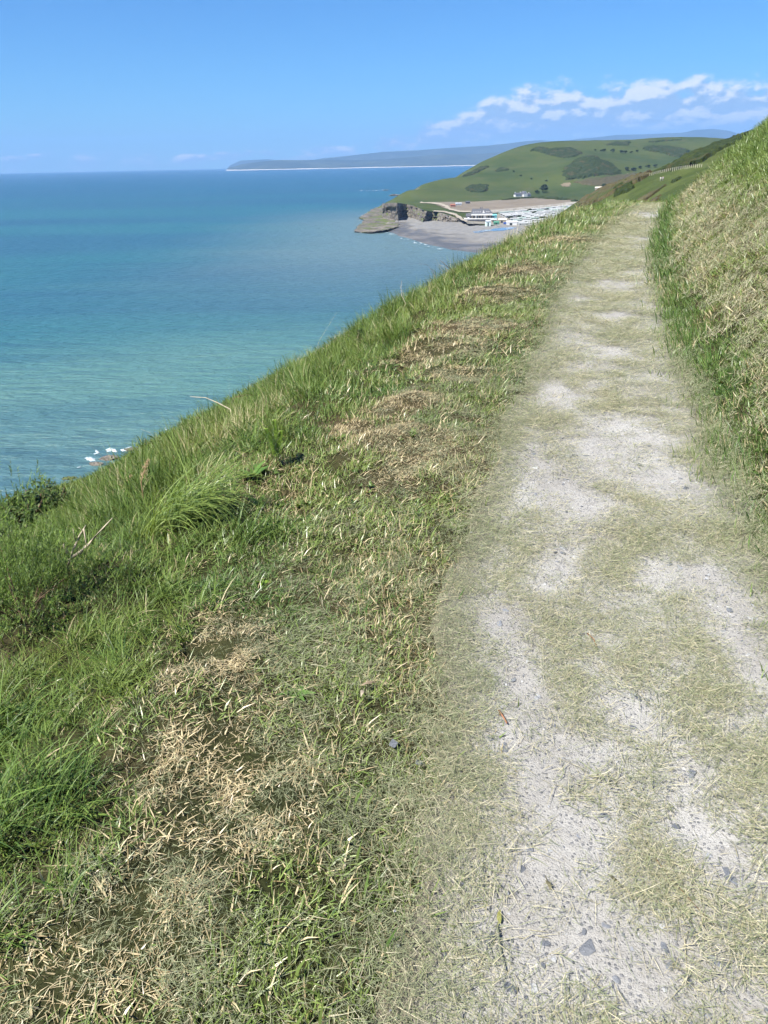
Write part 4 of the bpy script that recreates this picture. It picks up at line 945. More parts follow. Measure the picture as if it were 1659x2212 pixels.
    # huts and cabins beside the lodge
    def hut(px, py, w, d, h, rz, wall, roof, label, name='beach_hut', cat='hut'):
        p = gp(px, py); o = empty(name, tuple(p), R(rz), label, cat); MB().box(-w/2, w/2, -d/2, d/2, -1, h).build('wall', wall, o); MB().gable(-w/2-.3, w/2+.3, -d/2-.4, d/2+.4, h+.02, h+1.6).build('roof', roof, o); MB().box(-w*.2, w*.05, -d/2-.08, -d/2+.05, -.8, h*.75).build('door', M_GLASS, o)
    hut(1065, 472, 8, 6, 3.6, 10, M_TEAL, M_TEAL, 'teal painted hut directly right of the lodge')
    hut(1057, 474, 5, 5, 4.2, 0, M_WHITE, M_TEAL, 'narrow white hut between the lodge and the teal hut')
    hut(1054, 487, 5.5, 5, 4.2, 5, plain('mint_paint', (.58, .70, .66), .7), M_GREYROOF, 'mint green cabin below the end of the lodge terrace')
    hut(1066, 481, 7, 5, 3, -5, M_STONE, M_GREYROOF, 'low beige hut behind the mint green cabin')
    hut(1072, 486, 6, 4, 2.6, 0, M_GREENP, M_GREENP, 'dark green hut right of the mint green cabin')
    hut(1085, 482, 9, 5, 3.6, -8, M_STONE, plain('cream_roof', (.6, .54, .42), .8), 'cream roofed hut between the green hut and the blue van')
    hut(1105, 487, 12, 5, 3.4, -6, M_WHITE, M_WHITE, 'long white cabin right of the blue van')
    # van
    p = gp(1093, 485.5); v = empty('van', tuple(p), R(-12), 'blue van parked at the end of the long white cabin', 'van')
    b = MB(); b.add([(-3, -1.1, .5), (3, -1.1, .5), (3, 1.1, .5), (-3, 1.1, .5), (-3, -1, 2.7), (1.6, -1, 2.7), (2.2, -1, 1.6), (3, -1, 1.4), (-3, 1, 2.7), (1.6, 1, 2.7), (2.2, 1, 1.6), (3, 1, 1.4)],
      [(0, 3, 2, 1), (0, 1, 7, 6, 5, 4), (2, 3, 8, 9, 10, 11), (3, 0, 4, 8), (4, 5, 9, 8), (5, 6, 10, 9), (6, 7, 11, 10), (7, 1, 2, 11)]); b.build('body', M_BLUE, v)
    MB().box(.2, 1.5, -1.12, -1.02, 1.7, 2.4).build('window', M_GLASS, v)
    for wx in (-1.9, 1.9):
        for wy in (-1.1, 1.1): MB().tube([(wx, wy-.12, .38), (wx, wy+.12, .38)], .38, 10).build('wheel', M_TYRE, v)
    # caravans in their rows
    cb = MB(); cb.add([(-5.4, -1.9, .5), (5.4, -1.9, .5), (5.4, 1.9, .5), (-5.4, 1.9, .5), (-5.4, -1.9, 3.1), (5.4, -1.9, 3.1), (5.4, 1.9, 3.1), (-5.4, 1.9, 3.1), (-5.3, 0, 3.75), (5.3, 0, 3.75)],
                      [(0, 3, 2, 1), (0, 1, 5, 4), (2, 3, 7, 6), (1, 2, 6, 9, 5), (3, 0, 4, 8, 7), (4, 5, 9, 8), (6, 7, 8, 9)])
    bodies = [cb.mesh('body'), cb.mesh('body')]; bodies[0].materials.append(M_CARAVAN); bodies[1].materials.append(M_CARAVAN2)
    wm = MB()
    for x0, x1 in [(-4.6, -2.6), (-1.6, -.4), (1.0, 2.0), (3.0, 4.8)]: wm.box(x0, x1, -1.97, -1.88, 1.6, 2.5)
    for y0, y1 in [(-1.4, -.2), (.2, 1.4)]: wm.box(-5.47, -5.38, y0, y1, 1.5, 2.6)
    wme = wm.mesh('windows'); wme.materials.append(M_GLASS)
    sk = MB().box(-5.2, 5.2, -1.8, 1.8, -.6, .52).mesh('skirt'); sk.materials.append(M_GREYROOF)
    A0, B0 = gp(1078, 465), gp(1242, 448.5); A1, B1 = gp(1120, 489), gp(1252, 476)
    tr_spots = []
    rows = 9
    for r_ in range(rows):
        f = r_/(rows-1); f2 = f**1.05
        a = A0*(1-f2)+A1*f2; b_ = B0*(1-f2)+B1*f2; d = (b_-a)[:2]; Ln = np.linalg.norm(d); n = int(Ln/12.8); ang = math.atan2(d[1], d[0])
        for k in range(n):
            if rng.random() < .07:
                tr_spots.append((a[0]+d[0]*(k+.5)/n, a[1]+d[1]*(k+.5)/n)); continue
            x = a[0]+d[0]*(k+.5)/n+U(-1.2, 1.2); y = a[1]+d[1]*(k+.5)/n+U(-1.5, 1.5)
            o = empty('caravan', (x, y, float(G(x, y))+.1), ang+R(-38)+U(-.12, .12)+(0 if r_ % 3 else R(25)), 'pale static caravan standing in the rows of the caravan park', 'caravan', 'static caravans behind the beach')
            new_obj('body', bodies[1 if rng.random() < .18 else 0], None, o); new_obj('windows', wme, None, o)['kind'] = 'stuff'; new_obj('skirt', sk, None, o)
    for i, (x, y) in enumerate(tr_spots): tree((x, y, float(G(x, y))), U(.7, 1.1), 'small dark shrub between the static caravans', 'shrubs in the caravan park', i, .8)
    for k in range(14):
        f = (k+.5)/14; q = A0*(1-f)+B0*f; x, y = q[0]-6+U(-2, 2), q[1]+9+U(-2, 2)
        tree((x, y, float(G(x, y))), U(.35, .65), 'small dark shrub in the hedge behind the top caravan row', 'shrubs behind the top caravan row', k, .7)
    # farm clutter by the track: low heaps
    for px, py, w, lab, m in [(978, 447, 7, 'dull red tin shed beside the dirt track', plain('red_tin', (.30, .13, .09), .7)), (990, 444, 9, 'long grey shed beside the dirt track', M_GREYROOF), (1010, 440.5, 6, 'small dark shed at the far bend of the track', M_SLATE)]:
        p = gp(px, py); o = empty('shed', tuple(p), R(10), lab, 'shed'); MB().box(-w/2, w/2, -2.5, 2.5, -1, 2.6).build('wall', m, o); MB().gable(-w/2-.3, w/2+.3, -2.9, 2.9, 2.62, 4).build('roof', m, o)
    # tiny houses along the far shore
    hm = MB().box(-11, 11, -6, 6, 0, 9).mesh('wall'); hm.materials.append(M_WHITE); rm = MB().gable(-12, 12, -7, 7, 9.02, 15).mesh('roof'); rm.materials.append(M_GREYROOF)
    for k in range(34):
        px = rng.choice([U(880, 1060), U(960, 1060), U(560, 620), U(1000, 1160)]); p = aty(px, 358, U(15000, 15700))
        z = -62+U(0, 22)
        o = empty('house', (p[0], p[1], z-2), U(0, 3), 'tiny white house on the far shore of the bay', 'house', 'houses on the far shore'); s_ = U(.8, 1.7); o.scale = (s_*1.5, s_*1.5, s_)
        new_obj('wall', hm, None, o); new_obj('roof', rm, None, o)
build_bay_things()

# ------------------------------------------------------------------ the near spur: gorse, fence, walkers
def build_spur():
    P = lambda *a: [hp(*p) for p in a]
    thicket('heather_scrub', 'dark brown heather and gorse along the seaward edge of the spur', P((1243, 446), (1262, 430), (1290, 416), (1320, 402), (1350, 391), (1385, 379), (1404, 374), (1402, 380), (1375, 395), (1345, 408), (1322, 420), (1300, 432), (1275, 444)), H, .9, 1.5, M_HEATH, seed=31)
    thicket('gorse_thicket', 'green gorse bush on the spur above the end of the path', P((1325, 412), (1340, 404), (1362, 400), (1368, 408), (1352, 418), (1330, 424)), H, .7, 1.9, M_GORSE, seed=32)
    thicket('gorse_thicket', 'dark gorse above the fence on the spur', P((1412, 374), (1440, 360), (1480, 340), (1500, 322), (1530, 312), (1585, 294), (1640, 272), (1660, 268), (1600, 302), (1560, 322), (1530, 342), (1500, 356), (1460, 366)), H, 1.3, 1.6, M_GORSE, seed=33)
    thicket('bracken', 'low dark bracken patch in the hollow beyond the path', P((1372, 434), (1395, 424), (1430, 404), (1436, 402), (1425, 412), (1398, 432), (1388, 438)), H, .7, .7, M_HEATH, seed=34)
    thicket('bracken', 'narrow dark bracken strip low in the hollow', P((1375, 440), (1400, 437), (1425, 424), (1428, 427), (1410, 440), (1400, 443)), H, .7, .6, M_HEATH, seed=35)
    thicket('bracken', 'small dark bracken patch right of the walkers', P((1453, 393), (1464, 385), (1468, 388), (1458, 395)), H, .7, .8, M_GORSE, seed=36)
    # fence
    a, b = hp(1403, 380), hp(1515, 362)
    pts = []
    for k in range(26):
        f = k/25; px = 1403+112*f; py = 380-18*f-3*math.sin(f*math.pi); pts.append(hp(px, py))
    pts = np.array(pts); root = empty('fence', tuple(pts[0]), 0, 'pale post and wire fence crossing the spur above the walkers', 'fence')
    pm = MB(); pm.tube([(0, 0, -.3), (0, 0, 1.25)], [.09, .08], 6); pme = pm.mesh('post'); pme.materials.append(plain('bleached_post', (.50, .45, .36), .9, .2, 4))
    for p in pts:
        o = new_obj('post', pme, None, root); o.location = Vector(p)-Vector(pts[0])
    for h in (.35, .75, 1.1):
        w = MB(); w.tube([tuple(p-pts[0]+np.array([0, 0, h])) for p in pts], .012, 4); w.build('wire', M_GREYROOF, root)
build_spur()
# ------------------------------------------------------------------ two walkers on the spur
def skin_obj(name, joints, edges, radii, mat, parent, sub=2):
    me = bpy.data.meshes.new(name); me.from_pydata(joints, edges, []); me.update(); me.materials.append(mat)
    o = new_obj(name, me, None, parent); md = o.modifiers.new('skin', 'SKIN'); md.use_smooth_shade = True
    for i, r in enumerate(radii):
        me.skin_vertices[0].data[i].radius = (r if isinstance(r, tuple) else (r, r)); me.skin_vertices[0].data[i].use_root = (i == 0)
    s = o.modifiers.new('subdivision', 'SUBSURF'); s.levels = sub; s.render_levels = sub
    return o
def person(px, py, rz, shirt, legs, hair, label, dx=0.0):
    p = hp(px, py, 120); o = empty('person', (p[0]+dx, p[1], float(H(p[0]+dx, p[1]))-.02), rz, label, 'person')
    J = [(0, 0, .95), (0, 0, 1.12), (0, 0, 1.34), (0, -.01, 1.50), (0, -.02, 1.60), (0, -.03, 1.72),
         (-.10, 0, .90), (-.11, -.04, .50), (-.12, .03, .09), (-.12, -.12, .04), (.10, 0, .90), (.11, .10, .50), (.12, .22, .10), (.12, .10, .03),
         (-.19, 0, 1.42), (-.25, .03, 1.15), (-.24, -.08, .92), (-.235, -.12, .82), (.19, 0, 1.42), (.25, .0, 1.15), (.24, -.14, .95), (.235, -.19, .86)]
    E_ = [(0, 1), (1, 2), (2, 3), (3, 4), (4, 5), (0, 6), (6, 7), (7, 8), (8, 9), (0, 10), (10, 11), (11, 12), (12, 13), (2, 14), (14, 15), (15, 16), (16, 17), (2, 18), (18, 19), (19, 20), (20, 21)]
    Rd = [(.15, .10), (.13, .095), (.155, .105), .055, .085, .075, .085, .06, .04, .035, .085, .06, .04, .035, .06, .042, .032, .03, .06, .042, .032, .03]
    skin_obj('body', J, E_, Rd, plain('skin', (.45, .28, .20), .6), o)
    T = [J[i] for i in (0, 1, 2, 14, 15, 18, 19)]; skin_obj('shirt', T, [(0, 1), (1, 2), (2, 3), (3, 4), (2, 5), (5, 6)], [(.175, .125), (.16, .12), (.185, .13), .085, .065, .085, .065], shirt, o)
    Lg = [J[i] for i in (0, 6, 7, 8, 10, 11, 12)]; skin_obj('trousers', Lg, [(0, 1), (1, 2), (2, 3), (0, 4), (4, 5), (5, 6)], [(.165, .115), .10, .075, .055, .10, .075, .055], legs, o)
    skin_obj('hair', [(0, .03, 1.62), (0, .0, 1.74), (0, .06, 1.5)], [(0, 1), (0, 2)], [.10, .09, .05], hair, o, 1)
    return o
person(1426, 392, R(10), plain('white_shirt', (.82, .82, .82), .8, .04), plain('pale_trousers', (.45, .43, .42), .8), plain('dark_hair', (.02, .015, .012), .6), 'walker in a white top standing on the spur, left of the pair')
person(1431, 391.5, R(-20), plain('lilac_shirt', (.36, .32, .42), .8, .06), plain('grey_trousers', (.25, .25, .28), .8), plain('brown_hair', (.05, .03, .02), .6), 'walker in a lilac grey top standing on the spur, right of the pair')

# ------------------------------------------------------------------ stones set in the path
def stone_material(name, a, b2):
    m, t, b = material(name); oi = t.new('ShaderNodeObjectInfo'); tc = t.new('ShaderNodeTexCoord')
    c = t.mix(oi.outputs['Random'], a, b2); n = t.noise(tc.outputs['Object'], 3.0, 5, .7)
    c = t.mix(t.math('MULTIPLY', t.ramp(n, .55, .75), .5), c, (.42, .42, .42)); t.link(c, b.inputs['Base Color']); b.inputs['Roughness'].default_value = .6
    bp = t.new('ShaderNodeBump'); bp.inputs['Strength'].default_value = .4; bp.inputs['Distance'].default_value = .1; t.link(n, bp.inputs['Height']); t.link(bp.outputs[0], b.inputs['Normal'])
    return m
M_ST = [stone_material('slate_stone', (.085, .095, .112), (.22, .23, .245)), stone_material('grey_stone', (.24, .25, .265), (.42, .42, .41))]
def hull(n, flat, seed):
    r = np.random.default_rng(seed); bm = bmesh.new()
    for i in range(n):
        d = r.normal(0, 1, 3); d /= np.linalg.norm(d)
        d = np.sign(d)*np.abs(d)**.75
        bm.verts.new((d[0]*r.uniform(.8, 1), d[1]*r.uniform(.45, .8), d[2]*flat))
    bmesh.ops.convex_hull(bm, input=bm.verts)
    for v in [v for v in bm.verts if not v.link_faces]: bm.verts.remove(v)
    me = bpy.data.meshes.new('stone'); bm.to_mesh(me); bm.free(); return me
def build_stones():
    protos = []
    for k in range(12):
        me = hull(16, .42, 400+k); me.materials.append(M_ST[0 if k < 8 else 1]); protos.append(me)
    spots = [(x, y, s_*.74, k) for x, y, s_, k in BIGST]
    while len(spots) < 300:
        y = .75 + 3.6*rng.random()**1.3; s = U(-.62, .66)*half_w(y)/.6; x = float(xc(y)+s/cosh_(y))
        c = float(cover(np.array([x]), np.array([y]))[0])
        if rng.random() > (1-c)*.9+.06: continue
        spots.append((x, y, .0055+.015*rng.random()**2.3*(1+.12*y), int(rng.integers(0, 12))))
    for x, y, s_, k in spots:
        o = new_obj('stone', protos[k], None, PATH); o.scale = (s_*U(.85, 1.2), s_*U(.85, 1.2), s_*U(.7, 1.0)); o.rotation_euler = (U(-.15, .15), U(-.15, .15), U(0, 6.28))
        o.location = (x, y, float(path_z(np.array([x]), np.array([y]))[0]) - s_*U(-.02, .12))
    # the countless small ones
    V, F, ofs = [], [], 0
    small = [hull(7, .5, 500+k) for k in range(6)]
    data = [(np.array([v.co[:] for v in me.vertices]), [tuple(p.vertices) for p in me.polygons]) for me in small]
    n = 4200; y = .6+9*rng.random(n)**1.5; s = U(-.68, .68, n)*half_w(y)/.6; x = xc(y)+s/cosh_(y); z = path_z(x, y); c = cover(x, y); kp = U(0, 1, n) > c*.75; x, y, z = x[kp], y[kp], z[kp]
    fr = frustum(x, y, z); x, y, z = x[fr], y[fr], z[fr]
    for i in range(len(x)):
        v, f = data[int(rng.integers(6))]; a = U(0, 6.28); s_ = (.0022+.0055*rng.random()**2)*(1+.15*y[i]); ca, sa = math.cos(a)*s_, math.sin(a)*s_
        w = np.stack([v[:, 0]*ca-v[:, 1]*sa+x[i], v[:, 0]*sa+v[:, 1]*ca+y[i], v[:, 2]*s_+z[i]], 1)
        V += [tuple(q) for q in w]; F += [tuple(j+ofs for j in q) for q in f]; ofs += len(v)
    m, t, b = material('mixed_pebbles'); geo = t.new('ShaderNodeNewGeometry')
    t.link(t.mix(geo.outputs['Random Per Island'], (.10, .11, .13), (.46, .46, .45)), b.inputs['Base Color']); b.inputs['Roughness'].default_value = .7
    o = new_obj('pebbles', mesh_from('pebbles', V, F), m, PATH); o['kind'] = 'stuff'
build_stones()

# ------------------------------------------------------------------ plants and dead stems near the path
M_PALE = plain('bleached_stem', (.44, .37, .27), .8, .2, 30)
M_BROWNST = plain('brown_stem', (.13, .085, .05), .9, .25, 30)
M_SEED = plain('dry_seed', (.34, .22, .12), .9, .3, 60)
M_STALK = plain('straw_stalk', (.52, .46, .28), .7, .15, 20)
M_GORSEN = blade_material('gorse_needles', (.022, .055, .010), (.20, .31, .05), (.3, .38, .07), (.30, .24, .12), (.46, .40, .22), .25, .5)
M_FERN = blade_material('fern_leaf', (.16, .27, .035), (.26, .38, .05), (.3, .4, .06), (.3, .3, .1), (.4, .4, .15), .35, .5)
M_BROAD = blade_material('broad_leaf', (.075, .16, .03), (.13, .24, .045), (.2, .3, .06), (.3, .2, .1), (.4, .3, .15), .25, .4, .45)
M_BUSHL = blade_material('bush_leaf', (.022, .048, .012), (.085, .14, .03), (.14, .2, .05), (.3, .2, .1), (.4, .3, .15), .2, .55, .25)
def near(px, py, z=0.0):
    """where the line of sight meets the near ground; past the skyline, the ground of the skyline below it"""
    for k in range(60):
        g = hit(H, px, py, .6, 60, 9000)
        if g[1] < 27 or (px > 1290 and g[1] < 40): return g
        py += 3
    return g
def stem(name, pts, rad, mat, label, cat, n=6, extra=None):
    p0 = np.array(pts[0]); o = empty(name, tuple(p0), 0, label, cat)
    mb = MB(); mb.tube([tuple(np.array(p)-p0) for p in pts], rad, n); s = mb.build('stem', mat, o, True)
    return o, s, p0
def gorse_bush():
    c = np.array([-1.60, 2.76, 0.0]); c[2] = float(H(c[0], c[1]))
    o = empty('gorse_bush', tuple(c), 0, 'spiky green gorse bush at the left edge of the verge', 'bush')
    st = MB()
    for k in range(14):
        a = U(0, 6.28); l = U(.2, .36); st.tube([(0, 0, -.03), (math.cos(a)*l*.35, math.sin(a)*l*.35, l*.45), (math.cos(a)*l*.8, math.sin(a)*l*.8, l*.8)], [.004, .003, .0015], 5)
    s = st.build('stems', M_BROWNST, o); s['kind'] = 'stuff'
    S = []
    for k in range(1500):
        a = U(0, 6.28); e = math.asin(rng.random()**.8); rr = U(.45, 1.0)*(1+.22*math.sin(a*3+e*4)); r3 = np.array([math.cos(a)*math.cos(e)*.43, math.sin(a)*math.cos(e)*.40, math.sin(e)*.60])*rr
        d = r3/np.linalg.norm(r3) + np.array([U(-.5, .5), U(-.5, .5), .7]); d /= np.linalg.norm(d); L = U(.035, .085)
        hd = math.atan2(d[1], d[0]); brown = rng.random() < .06; rn = U(0, 1)
        for q in range(13):
            f = q/12; p = r3 + d*L*f
            S.append((p[0], p[1], p[2], U(0, 6.28), U(.015, .027)*(1.1-.5*f), U(.35, 1.25), U(-.2, .4), .0044, np.clip(rn+U(-.15, .15), 0, 1)))
        S.append((r3[0], r3[1], r3[2], hd, L, math.acos(np.clip(d[2], -1, 1)), 0, .003, rn))
    new_obj('foliage', blades('foliage', M_GORSEN, S, 1), None, o)
gorse_bush()
def dead_twigs():
    y = 2.98; P = lambda px, py, dy=0.0: aty(px, py, y+dy)
    b = near(147, 1240); o = empty('dead_twig', tuple(b), 0, 'bleached forked gorse twig sticking up behind the gorse bush', 'twig')
    def br(name, pts, rad): MB().tube([tuple(np.array(p)-b) for p in pts], rad, 6).build(name, M_PALE, o, True)
    br('main_stem', [b-np.array([0, 0, .03]), P(147, 1221), P(152, 1203)], [.008, .0075, .007])
    br('branch', [P(152, 1203), P(163, 1178, .03), P(172, 1157, .05), P(186, 1134, .06)], [.006, .0055, .0045, .002])
    br('branch', [P(150, 1205), P(144, 1190, -.02), P(137, 1176, -.03)], [.0065, .0055, .0035])
    br('branch', [P(152, 1206), P(175, 1192, -.02), P(192, 1175, -.04), P(204, 1161, -.05)], [.008, .008, .007, .004])
    br('twig', [P(204, 1161, -.05), P(222, 1141, -.06), P(243, 1119, -.08)], [.0035, .0028, .002])
    br('twig', [P(204, 1161, -.05), P(212, 1162, -.05)], [.003, .002]); br('twig', [P(166, 1172, .04), P(160, 1156, .03), P(158, 1141, .03)], [.0045, .0035, .002]); br('twig', [P(181, 1142, .05), P(184, 1160, .04), P(188, 1185, .02)], [.0035, .003, .0025])
    br('twig', [P(178, 1147, .05), P(170, 1139, .05)], [.002, .001])
dead_twigs()
def dead_branches():
    # bleached branch above the sea, bramble arcs on the skyline
    for lab, pts, r0, m in [('pale dead branch poking out over the sea at the slope edge', [(505, 905), (497, 884), (470, 870), (444, 859), (411, 857)], .008, M_PALE),
                       ('dark arching bramble stem beside the pale dead branch', [(512, 900), (500, 872), (508, 858), (530, 853), (556, 854)], .006, M_BROWNST),
                       ('thin pale stem leaning left over the surf', [(352, 966), (340, 950), (322, 934), (303, 926)], .004, M_PALE),
                       ('dark bent stem on the skyline near the top of the verge', [(978, 585), (968, 578), (960, 570), (950, 562)], .008, M_BROWNST),
                       ('thin grey bramble arc on the skyline above the verge', [(940, 604), (935, 585), (922, 572), (905, 570)], .006, M_BROWNST),
                       ('pale crooked twig rising from the skyline right of the nettle', [(876, 655), (868, 640), (866, 622), (868, 606)], .006, M_PALE)]:
        g = near(*[pts[0][0], pts[0][1]+14]); yy = g[1]
        q = [g]+[aty(px, py, yy+.04*i) for i, (px, py) in enumerate(pts)]; rad = np.linspace(r0, r0*.3, len(q))
        stem('dead_branch', q, rad, m, lab, 'branch')
dead_branches()
def stalks():
    L = [((668, 800), (728, 674), 'tall pale grass stalk leaning right over the sea', .0034), ((690, 775), (689, 745), 'short upright stalk beside the tall leaning stalk', .0028), ((660, 800), (661, 770), 'short pale stalk left of the tall leaning stalk', .0025),
         ((873, 655), (870, 628), 'broad white blade standing on the skyline', .006), ((888, 645), (896, 622), 'white blade leaning right on the skyline', .005), ((975, 580), (972, 560), 'fine stalk on the skyline past the white blades', .005), ((497, 880), (495, 815), 'thin upright stalk in front of the dead branch', .0022),
         ((55, 1160), (48, 1085), 'long pale stalk curving up at the far left', .003), ((12, 1180), (2, 1095), 'pale stalk at the left border above the gorse bush', .003), ((86, 1165), (82, 1120), 'short pale stalk right of the long curving stalk', .0025), ((1045, 545), (1043, 527), 'fine pale stalk on the upper skyline', .006),
         ((1130, 505), (1136, 488), 'fine pale stalk where the skyline meets the beach', .007), ((598, 850), (600, 800), 'slender stalk between the dead branch and the tall stalk', .0022), ((430, 930), (425, 902), 'reddish dock spike on the slope edge above the surf', .006)]
    for a, b, lab, r in L:
        g = near(a[0], a[1]); top = aty(b[0], b[1], g[1]+.02); mid = (g+top)/2 + np.array([(g[0]-top[0])*.12, 0, .01])
        o, s, p0 = stem('grass_stalk', [g-np.array([0, 0, .02]), mid, top], [r*.5, r*.42, r*.2], M_STALK if 'dock' not in lab else M_SEED, lab, 'grass stalk', 5)
        d = (top-mid)/np.linalg.norm(top-mid); S = []; n = 26; Ls = np.linalg.norm(top-g)*.3
        for k in range(n):
            p = top - d*Ls*(k/n) - p0; S.append((p[0], p[1], p[2], U(0, 6.28), r*U(2, 4), U(.2, .6), 0, r*.55, U(0, 1)))
        new_obj('seed_head', blades('seed_head', M_SEED if 'dock' in lab else M_STALK, S, 1), None, o)
stalks()
def dry_docks():
    for (bx, by), (tx, ty), lab in [((314, 1100), (319, 994), 'dry brown dock stalk standing in the long grass'), ((262, 1092), (284, 1026), 'dry brown stalk nodding right in the long grass, left of the taller one')]:
        g = near(bx, by); top = aty(tx, ty, g[1]+.03); mid = (g+top)/2+np.array([-.03, 0, .02])
        o, s, p0 = stem('dry_dock', [g-np.array([0, 0, .02]), mid, top], [.004, .0035, .0015], M_SEED, lab, 'dock plant')
        S = []
        for k in range(210):
            f = rng.random()*.75; p = top*(1-f)+mid*f-p0 + np.array([U(-.02, .02), U(-.02, .02), U(-.01, .01)])*(.4+f); S.append((p[0], p[1], p[2], U(0, 6.28), U(.008, .022), U(.5, 1.8), U(-.4, .4), .004, U(0, 1)))
        new_obj('seeds', blades('seeds', plain('dock_seed', (.42, .29, .17), .9, .3, 90), S, 1), None, o)
dry_docks()
M_TUSS = blade_material('tussock_blades', (.10, .17, .03), (.30, .38, .10), (.3, .34, .1), (.4, .34, .16), (.7, .6, .35), .3, .35, .5)
def tussock():
    g = near(352, 1160); o = empty('grass_tussock', tuple(g), 0, 'arching tussock of long grass drooping right over a dark hollow', 'tussock'); S = []
    for k in range(330):
        t_ = rng.random(); bx = -.08+.30*t_+U(-.06, .06); by = .0+.20*t_+U(-.08, .08); bz = float(H(g[0]+bx, g[1]+by))-g[2]-.01
        S.append((bx, by, bz, rng.normal(-.15, .55), U(.22, .60), abs(rng.normal(.12, .25)), U(.9, 2.4), U(.0026, .0062), U(0, 1)))
    me = blades('blades', M_TUSS, S, 7); b = new_obj('blades', me, None, o); b['kind'] = 'stuff'
    for (px, py), lab, n, l in [((560, 1165), 'small dark green grass tussock right of the arching one', 200, .26), ((60, 1760), 'lush bright tussock flopping right at the lower left border', 230, .25), ((20, 1600), 'tall green tussock at the left border below the gorse bush', 260, .26)]:
        g = near(px, py); o = empty('grass_tussock', tuple(g), 0, lab, 'tussock'); S = []
        for k in range(n):
            x, y = disc(1, .10); x, y = x*1.6, y*1.6; S.append((x[0], y[0], -.015, U(-1.6, 1.2) if rng.random() < .7 else U(0, 6.28), U(.5, 1)*l, abs(rng.normal(.25, .2)), U(.5, 1.7), U(.003, .0052), U(0, 1)))
        b = new_obj('blades', blades('blades', M_TUSS if l > .28 else M_LONG, S, 5), None, o); b['kind'] = 'stuff'
tussock()
def fern(px, py, tops, lab, size=1.0):
    g = near(px, py); o = empty('fern', tuple(g), 0, lab, 'fern')
    for tx, ty, dy in tops:
        top = aty(tx, ty, g[1]+dy); mid = (g+top)/2+np.array([0, 0, .03]); ctrl = [g, mid, top]
        MB().tube([tuple(p-g) for p in ctrl], [.003, .0022, .0008], 5).build('stem', M_STALK, o, True)
        S = []; ax = top-g; hd = math.atan2(ax[1], ax[0]) if abs(ax[0])+abs(ax[1]) > .02 else 0
        for k in range(26):
            f = .18+.8*k/26; p = (1-f)**2*g+2*f*(1-f)*mid+f*f*top-g; ln = .10*size*math.sin(math.pi*min(1, .12+f*.95))+.012
            for sd in (-1, 1):
                h0 = sd*1.25+U(-.1, .1)
                for q in range(7):
                    fq = q/7; b = p+np.array([math.cos(h0), math.sin(h0)*.4, .1*sd*0])*ln*fq
                    S.append((b[0], b[1], b[2]+.004*math.sin(q), h0+(.9 if q % 2 else -.9), .026*size*(1-fq*.6), 1.25, .2, .007*size, U(0, 1)))
        new_obj('frond', blades('frond', M_FERN, S, 1), None, o)
fern(592, 1000, [(570, 925, -.02), (605, 930, .02), (590, 905, .06)], 'light yellow green fern growing among the long grass')
def broad(px, py, n, l, w, lab, name='dock_plant', mat=None, lean=(.7, 1.3), cat='dock plant'):
    g = near(px, py); o = empty(name, tuple(g), 0, lab, cat)
    for k in range(n):
        S = [(0, 0, .0, k*6.28/n+U(-.4, .4), l*U(.7, 1.15), U(*lean), U(.1, .6), w*U(.8, 1.2), U(0, 1))]
        new_obj('leaf', blades('leaf', mat or M_BROAD, S, 6), None, o)
broad(545, 1030, 8, .13, .042, 'broad leaved dock plant in the gap beside the fern')
broad(560, 1095, 6, .10, .036, 'second broad leaved dock plant below the fern')
broad(380, 1200, 5, .07, .03, 'small round leaved plant below the arching tussock')
broad(1515, 1108, 9, .05, .010, 'sprig of green leaves growing on the right side of the path', 'weed_sprig', None, (.9, 1.4), 'weed')
broad(1298, 850, 7, .10, .014, 'dark green torn weed lying on the middle of the path', 'weed_sprig', M_BUSHL, (1.3, 1.5), 'weed')
broad(640, 1500, 6, .07, .024, 'flat leaved weed in the mown turf, left of the path', 'weed_sprig', None, (1.2, 1.5), 'weed')
broad(565, 1260, 4, .04, .02, 'pale round leaf plant in the mown verge', 'weed_sprig', M_FERN, (1.0, 1.4), 'weed')
def leafy_bush(px, py, rad, lab, seed, dock=False):
    g = near(px, py+25); g = hit(H, px, py, 2, 80, 9000) if g[1] > 26 else g; o = empty('leafy_bush', tuple(g), 0, lab, 'bush'); r = np.random.default_rng(seed)
    s = MB()
    for k in range(7): a = k*.9; s.tube([(0, 0, -.1), (math.cos(a)*rad*.3, math.sin(a)*rad*.3, rad*.6), (math.cos(a)*rad*.6, math.sin(a)*rad*.6, rad*1.1)], [rad*.05, rad*.035, rad*.015], 5)
    st = s.build('stems', M_BROWNST, o); st['kind'] = 'stuff'
    S = []; cs = r.normal(0, .42, (7, 3))*rad; cs[:, 2] = np.abs(cs[:, 2])+rad*.45
    for k in range(1500):
        c = cs[k % 7]; d = r.normal(0, 1, 3); d /= np.linalg.norm(d); p = c+d*rad*r.uniform(.2, .5); S.append((p[0], p[1], max(p[2], 0), r.uniform(0, 6.28), rad*.14*r.uniform(.7, 1.3), r.uniform(.6, 1.7), r.uniform(0, .5), rad*.085, r.uniform(0, 1)))
    new_obj('foliage', blades('foliage', M_BUSHL, S, 2), None, o)
    return o, g
leafy_bush(66, 1128, .56, 'dark leafy bush on the slope edge at the far left', 71)
leafy_bush(120, 1100, .46, 'smaller dark leafy bush just right of the far left bush', 72)
leafy_bush(14, 1150, .36, 'dull brownish bush at the left border below the dark bushes', 73)
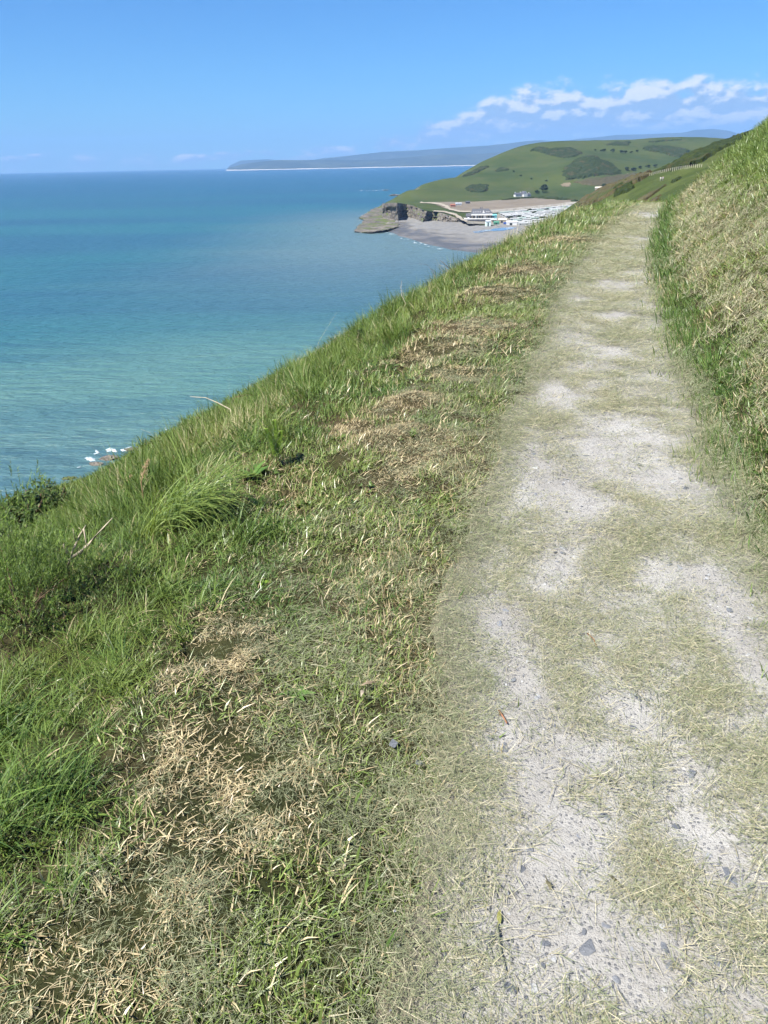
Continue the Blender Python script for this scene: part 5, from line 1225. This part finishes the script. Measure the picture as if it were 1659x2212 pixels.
def nettle(px, py, h, lab):
    g = near(px, py); o = empty('nettle', tuple(g), 0, lab, 'nettle')
    for j in range(3):
        bx, by = U(-.04, .04), U(-.04, .04); MB().tube([(bx, by, -.03), (bx*1.4, by, h*.5), (bx*1.8, by*1.5, h)], [.004, .0035, .002], 5).build('stem', M_STALK, o, True); S = []
        for k in range(8):
            z = h*(.25+.75*k/7)
            for q in range(4): S.append((bx*1.5, by, z, q*1.57+k*.8, .085*(1.15-.6*k/7), .9, .6, .038*(1.1-.5*k/7), U(0, 1)))
        new_obj('leaves', blades('leaves', M_BUSHL, S, 4), None, o)['kind'] = 'stuff'
nettle(776, 752, .24, 'dark nettle standing on the skyline of the verge')
# twigs and dead leaves lying on the ground
def ground_twig(pts, r, mat, lab):
    q = []
    for px, py in pts:
        p = atz(px, py, .03); p[2] = float(path_z(np.array([p[0]]), np.array([p[1]]))[0])+.012; q.append(p)
    stem('twig', q, np.linspace(r, r*.5, len(q)), mat, lab, 'twig', 5)
ground_twig([(1417, 1850), (1440, 1880), (1488, 1932), (1515, 1962), (1545, 1990)], .0022, M_BROWNST, 'thin dark twig lying on the path at the lower right')
ground_twig([(1270, 1365), (1283, 1376), (1290, 1395)], .0035, plain('red_brown_twig', (.22, .09, .05), .8), 'short red brown twig lying mid path')
ground_twig([(1078, 1535), (1088, 1550), (1095, 1562)], .004, plain('rust_leaf', (.28, .13, .07), .8), 'rust coloured sliver at the left edge of the path')
ground_twig([(1075, 2000), (1080, 2050), (1092, 2100)], .0028, plain('grey_green_stem', (.16, .17, .12), .8), 'grey green stem lying on the lower left of the path')
def dead_leaf(px, py, l, lab, c):
    g = near(px, py); o = empty('dead_leaf', (g[0], g[1], g[2]+.03), U(0, 6), lab, 'leaf')
    m = plain('dead_leaf', c, .8, .25, 40); S = [(0, 0, 0, 0, l, 1.1, .7, l*.55, .3)]; new_obj('blade', blades('blade', m, S, 5), None, o); MB().tube([(-.02, 0, -.005), (0, 0, 0)], .001, 4).build('stalk', m, o)
dead_leaf(805, 1492, .05, 'curled brown dead leaf on the turf beside the path', (.25, .19, .12))
dead_leaf(785, 1510, .035, 'small grey brown dead leaf next to the curled one', (.30, .25, .18))
dead_leaf(1330, 1925, .028, 'crumpled dark dead leaf on the pale path', (.10, .09, .05))
dead_leaf(1075, 2015, .03, 'small olive leaf on the lower left of the path', (.22, .22, .06))
dead_leaf(1180, 1925, .028, 'crumpled green brown leaf between the two bare patches', (.12, .11, .06))
